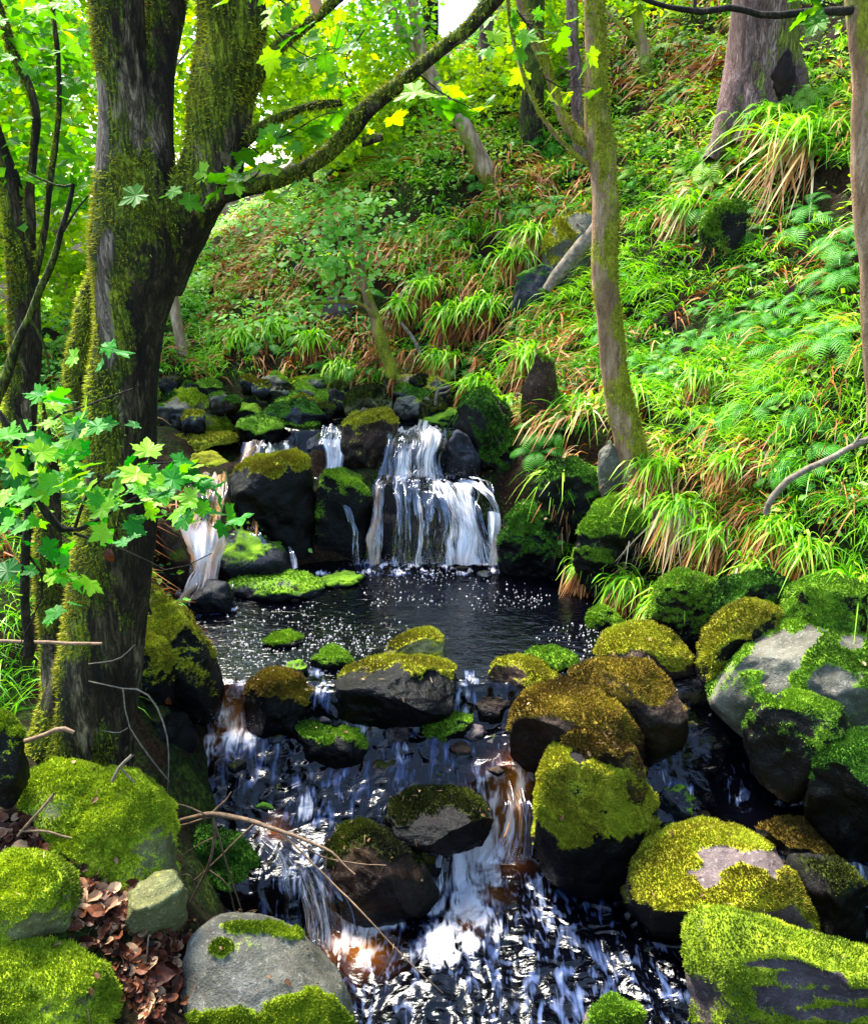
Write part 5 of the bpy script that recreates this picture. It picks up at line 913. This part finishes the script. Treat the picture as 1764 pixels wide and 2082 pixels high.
# ---------------------------------------------------------------- fallen wood
limb_thing('log', 'log', 'broken pale log leaning on the slope behind the leaning tree', [[(1112,590,10),(1140,555,14),(1170,515,15),(1198,480,14),(1215,455,12)], [(1190,478,5),(1180,462,4),(1172,455,3)]], hit(1120, 590, False)[1] - .45, DW, pname='trunk', sides=16, bumps=.12)
limb_thing('branch', 'branch', 'curved bare grey branch lying out over the right slope', [[(1556,1045,6),(1565,1020,7),(1595,985,7),(1640,955,6.5),(1700,925,6),(1764,893,6),(1830,860,6)], [(1730,910,4),(1745,890,3),(1752,880,2)]], 3.9, DW, pname='stick', sides=12)
limb_thing('branch', 'branch', 'dead forked twig standing beside the back boulders', [[(885,825,3),(888,800,3),(895,790,2.5),(915,785,2.5)], [(888,800,2.5),(905,798,2),(915,790,1.5)], [(890,770,1.5),(886,790,2)]], 6.6, DW, pname='stick', sides=6)
limb_thing('branch', 'branch', 'slim dead stick slanting down the bank beside the small curved tree', [[(852,715,4),(835,680,4),(815,655,3)]], 7.1, DW, pname='stick', sides=6)
limb_thing('branch', 'branch', 'dead spruce branch with many bare twigs hanging over the lower spill', [
  [(300,1690,4,.1),(350,1672,4,.06),(430,1655,5.5),(500,1668,5,-.05),(570,1690,4,-.1),(620,1708,3,-.12),(670,1730,2.5,-.15),(700,1760,2,-.18),(722,1778,1.5,-.2)],
  [(432,1656,4),(436,1700,3.5),(425,1760,3,-.03),(400,1810,2.5,-.05),(380,1850,2,-.08)], [(434,1665,2.5),(450,1720,2),(470,1790,2),(490,1850,1.5),(500,1900,1.3)], [(425,1770,2,-.03),(460,1800,1.8,-.03),(476,1850,1.5),(478,1895,1.2)],
  [(570,1690,2.5,-.1),(610,1730,2,-.14),(670,1790,1.8,-.2),(740,1860,1.8,-.3),(800,1925,1.6,-.35),(850,1975,1.4,-.4),(900,2020,1.2,-.4)], [(800,1920,1.3,-.35),(795,1945,1.2,-.35),(765,1995,1)], [(520,1672,2),(480,1710,1.6),(440,1750,1.5),(395,1790,1.2)],
  [(430,1655,2.5),(460,1625,1.6),(470,1610,1.2)], [(420,1658,2),(380,1640,1.5),(345,1632,1)], [(430,1660,2),(360,1680,1.5),(330,1678,1)], [(590,1700,1.6),(650,1740,1.3),(720,1755,1),(785,1760,1)], [(665,1735,1.5,-.15),(660,1790,1.2,-.15),(665,1840,1,-.15)],
  [(440,1700,1.5),(400,1720,1.2),(370,1740,1)], [(400,1810,1.5),(385,1780,1),(372,1780,.9)], [(375,1850,1.4),(400,1880,1.3),(415,1905,1)]], 2.55, TW_, pname='stick', sides=6, bumps=.05, per=.03)
limb_thing('branch', 'branch', 'lichened thin twig curling down in front of the dark bank', [[(250,1400,1.6),(290,1405,1.8),(320,1440,1.8),(340,1500,1.6),(343,1560,1.4),(340,1620,1.2)], [(180,1385,1.2),(250,1400,1.6)], [(250,1400,1.6),(260,1470,1.5),(290,1520,1.6),(320,1560,1.8),(345,1590,1.2)], [(180,1350,1.2),(240,1340,1.3),(275,1310,1)], [(260,1480,1.2),(240,1490,1),(205,1485,.9)]], 2.5, DW, pname='stick', sides=6, bumps=0)
limb_thing('branch', 'branch', 'short brown broken stick poking out of the big tree base', [[(50,1508,5),(90,1495,5),(125,1482,5.5),(150,1490,4)]], 2.35, TW_, pname='stick', sides=10)
limb_thing('branch', 'branch', 'straight brown stick lying level across the big trunk at the left edge', [[(-40,1303,3.5),(60,1305,3.5),(150,1308,3.5),(208,1308,3)]], 2.25, TW_, pname='stick', sides=8, bumps=.03)
limb_thing('branch', 'branch', 'stub of dead wood jutting from behind the pale angular stone', [[(360,1880,6),(385,1910,8),(412,1940,7)]], 2.25, TW_, pname='stick', sides=8)
limb_thing('branch', 'branch', 'small forked pale twig on top of the long mossy boulder', [[(228,1590,3),(240,1565,3),(258,1545,3.5),(268,1535,3)], [(245,1560,2),(262,1580,2),(275,1592,1.5)]], 2.3, DW, pname='stick', sides=6)
limb_thing('branch', 'branch', 'pinkish stick lying in the leaf litter below the bright green hump', [[(35,1700,2.5),(70,1660,2.5),(110,1615,3)], [(40,1690,2),(90,1690,2.2),(145,1705,2)]], 2.1, TW_, pname='stick', sides=6)
limb_thing('branch', 'branch', 'thin straight twig crossing the leaf litter by the grey rounded boulder', [[(283,2010,1.6),(295,1970,1.8),(303,1900,1.4)]], 1.95, DW, pname='stick', sides=6)
# ---------------------------------------------------------------- leaf litter on the near bank
LT = leafmat('litter_leaves', [(.02, .006, .003), (.07, .018, .008), (.15, .05, .02), (.50, .32, .18)], .1)
lp = []
for (u, v, ru, rv, n, Yd) in [(90,1715,130,45,700,0),(210,1850,60,60,450,0),(300,1990,60,80,600,0),(200,1760,80,50,200,0),(330,1920,50,40,200,0)]:
    for _ in range(n):
        x, y_ = rng.normal(size=2) * .6; p = hit(u + ru * x, v + rv * y_, False, 1.6, 4, .02) + np.array([0, 0, .012]); lp.append(p)
lp = np.array(lp)
o = leaves('leaf_litter', lp,  np.random.default_rng(4).choice([.012, .02, .032, .045], len(lp)), LT, 'o', up=.72, droop=0, seed=401, rnd=np.random.default_rng(5).random(len(lp)) ** 1.6, face=(0, -.6, .8)); o['kind'] = 'stuff'; tag(o, 'brown dead leaf litter lying between the near mossy boulders', kind='stuff')
m_, t_ = newmat('litter_soil'); b = N(t_); n1 = b.noise(55, 6, .7, b.co('Object')); b.out(b.bsdf(b.ramp(n1, [(.35, (.01, .004, .002)), (.5, (.07, .025, .012)), (.68, (.20, .08, .04))]), .9, b.bump(n1, 1, .02), .15).outputs[0])
for q, (pts, yy, lab) in enumerate([([(-80,1800),(-80,1690),(60,1640),(200,1650),(300,1760),(310,1900),(200,1960),(20,1880)], 2.22, ''), ([(150,2180),(210,1960),(260,1880),(370,1890),(400,1990),(380,2180)], 2.02, '')]):
    pass
BL = [(172,1860,.075,.98,'cream curled dead leaf standing on end among the litter',(.3,-.4,.9),(0,-.9,.5)),(160,1915,.06,.9,'pale dead leaf lying below the curled one',(-.5,-.5,.1),(0,-.5,.9)),(228,1890,.045,.9,'small pale dead leaf at the foot of the pale angular stone',(1,.2,.1),(0,-.5,.9)),(40,1722,.04,.85,'tan dead leaf on the litter above the round boulder',(-1,0,0),(0,-.6,.8)),
   (330,1985,.065,.20,'glossy red brown dead leaf beside the grey rounded boulder',(1,.1,.1),(0,-.6,.8)),(265,2010,.055,.12,'dark red dead leaf leaning on the corner boulder',(-.5,-.3,.6),(0,-.7,.6)),(285,2035,.05,.7,'orange tan dead leaf near the bottom edge',(.8,-.2,.1),(0,-.5,.9)),(185,1780,.055,.45,'brown folded dead leaf against the long mossy boulder',(1,.1,.2),(0,-.7,.6)),
   (225,1128,.035,.25,'single rusty leaf against the dark trunk',(.2,0,-1),(0,-1,.1)),(344,1425,.03,.2,'small red brown leaf on the wet bank',(0,0,1),(0,-1,.2)),(642,8,.035,.8,'yellow brown leaf hanging by the top edge',(0,0,-1),(0,-1,.1))]
for i, (u, v, s, rn, lab, d, nm) in enumerate(BL):
    yy = {0:2.02,1:1.95,2:2.0,3:2.1,4:1.93,5:1.9,6:1.86,7:2.12,8:2.3,9:3.1,10:2.3}[i]; p = at1(u, v, yy)
    n_ = 9; T = np.linspace(0, 1, n_); Sx = np.array([-1, -.55, 0, .55, 1.]); wd = .33 * np.sin(np.pi * T ** .8) ** .8 + .01
    G = np.stack([(Sx[None] * wd[:, None]), T[:, None] + 0 * Sx[None], .28 * np.abs(Sx[None]) * wd[:, None] * 1.4 + .18 * np.sin(T * 3)[:, None] + .03 * np.sin(T[:, None] * 11 + Sx[None] * 4)], -1).reshape(-1, 3); G[:, 1] -= .5
    Rm = rotm(np.array([d], float), np.array([nm], float))[0]; V = (G @ Rm.T) * s * 1.25; o = mk('dead_leaf', V, grid_faces(n_, 5), LT, attrs={'rnd': np.full(len(V), rn)}); o.location = p; tag(o, lab, 'leaf')

bp = []; bn = []
for rk in ROCKS:
    me = rk.data
    if len(me.vertices) < 9000: continue
    co_ = np.empty(len(me.vertices) * 3, np.float32); me.vertices.foreach_get('co', co_); no_ = np.empty_like(co_); me.vertices.foreach_get('normal', no_)
    co_ = co_.reshape(-1, 3) + np.array(rk.location); no_ = no_.reshape(-1, 3); ok = np.where(no_[:, 2] > .45)[0]
    if len(ok) == 0: continue
    k = rng.choice(ok, 16); bp.append(co_[k] + no_[k] * .010); bn.append(no_[k])
bp = np.concatenate(bp); bn = np.concatenate(bn); n = len(bp); d = np.cross(bn, rng.normal(size=(n, 3)))
nee = rng.random(n) < .6; sc_ = np.where(nee, rng.uniform(.02, .045, n), rng.uniform(.012, .028, n)); TVn = OV_V * np.array([.10, 1, .2])
V1, F1 = inst(TVn, OV_F, bp[nee], rotm(d[nee], bn[nee]), sc_[nee]); V2, F2 = inst(OV_V, OV_F, bp[~nee], rotm(d[~nee], bn[~nee]), sc_[~nee])
o = mk('needle_litter', np.concatenate([V1, V2]), np.concatenate([F1, F2 + len(V1)]), leafmat('litter_bits', [(.05, .02, .008), (.16, .08, .03), (.34, .24, .12)], .1), attrs={'rnd': np.repeat(rng.random(n), len(OV_V))}); tag(o, 'dead needles and leaf scraps fallen on the mossy boulders', kind='stuff')
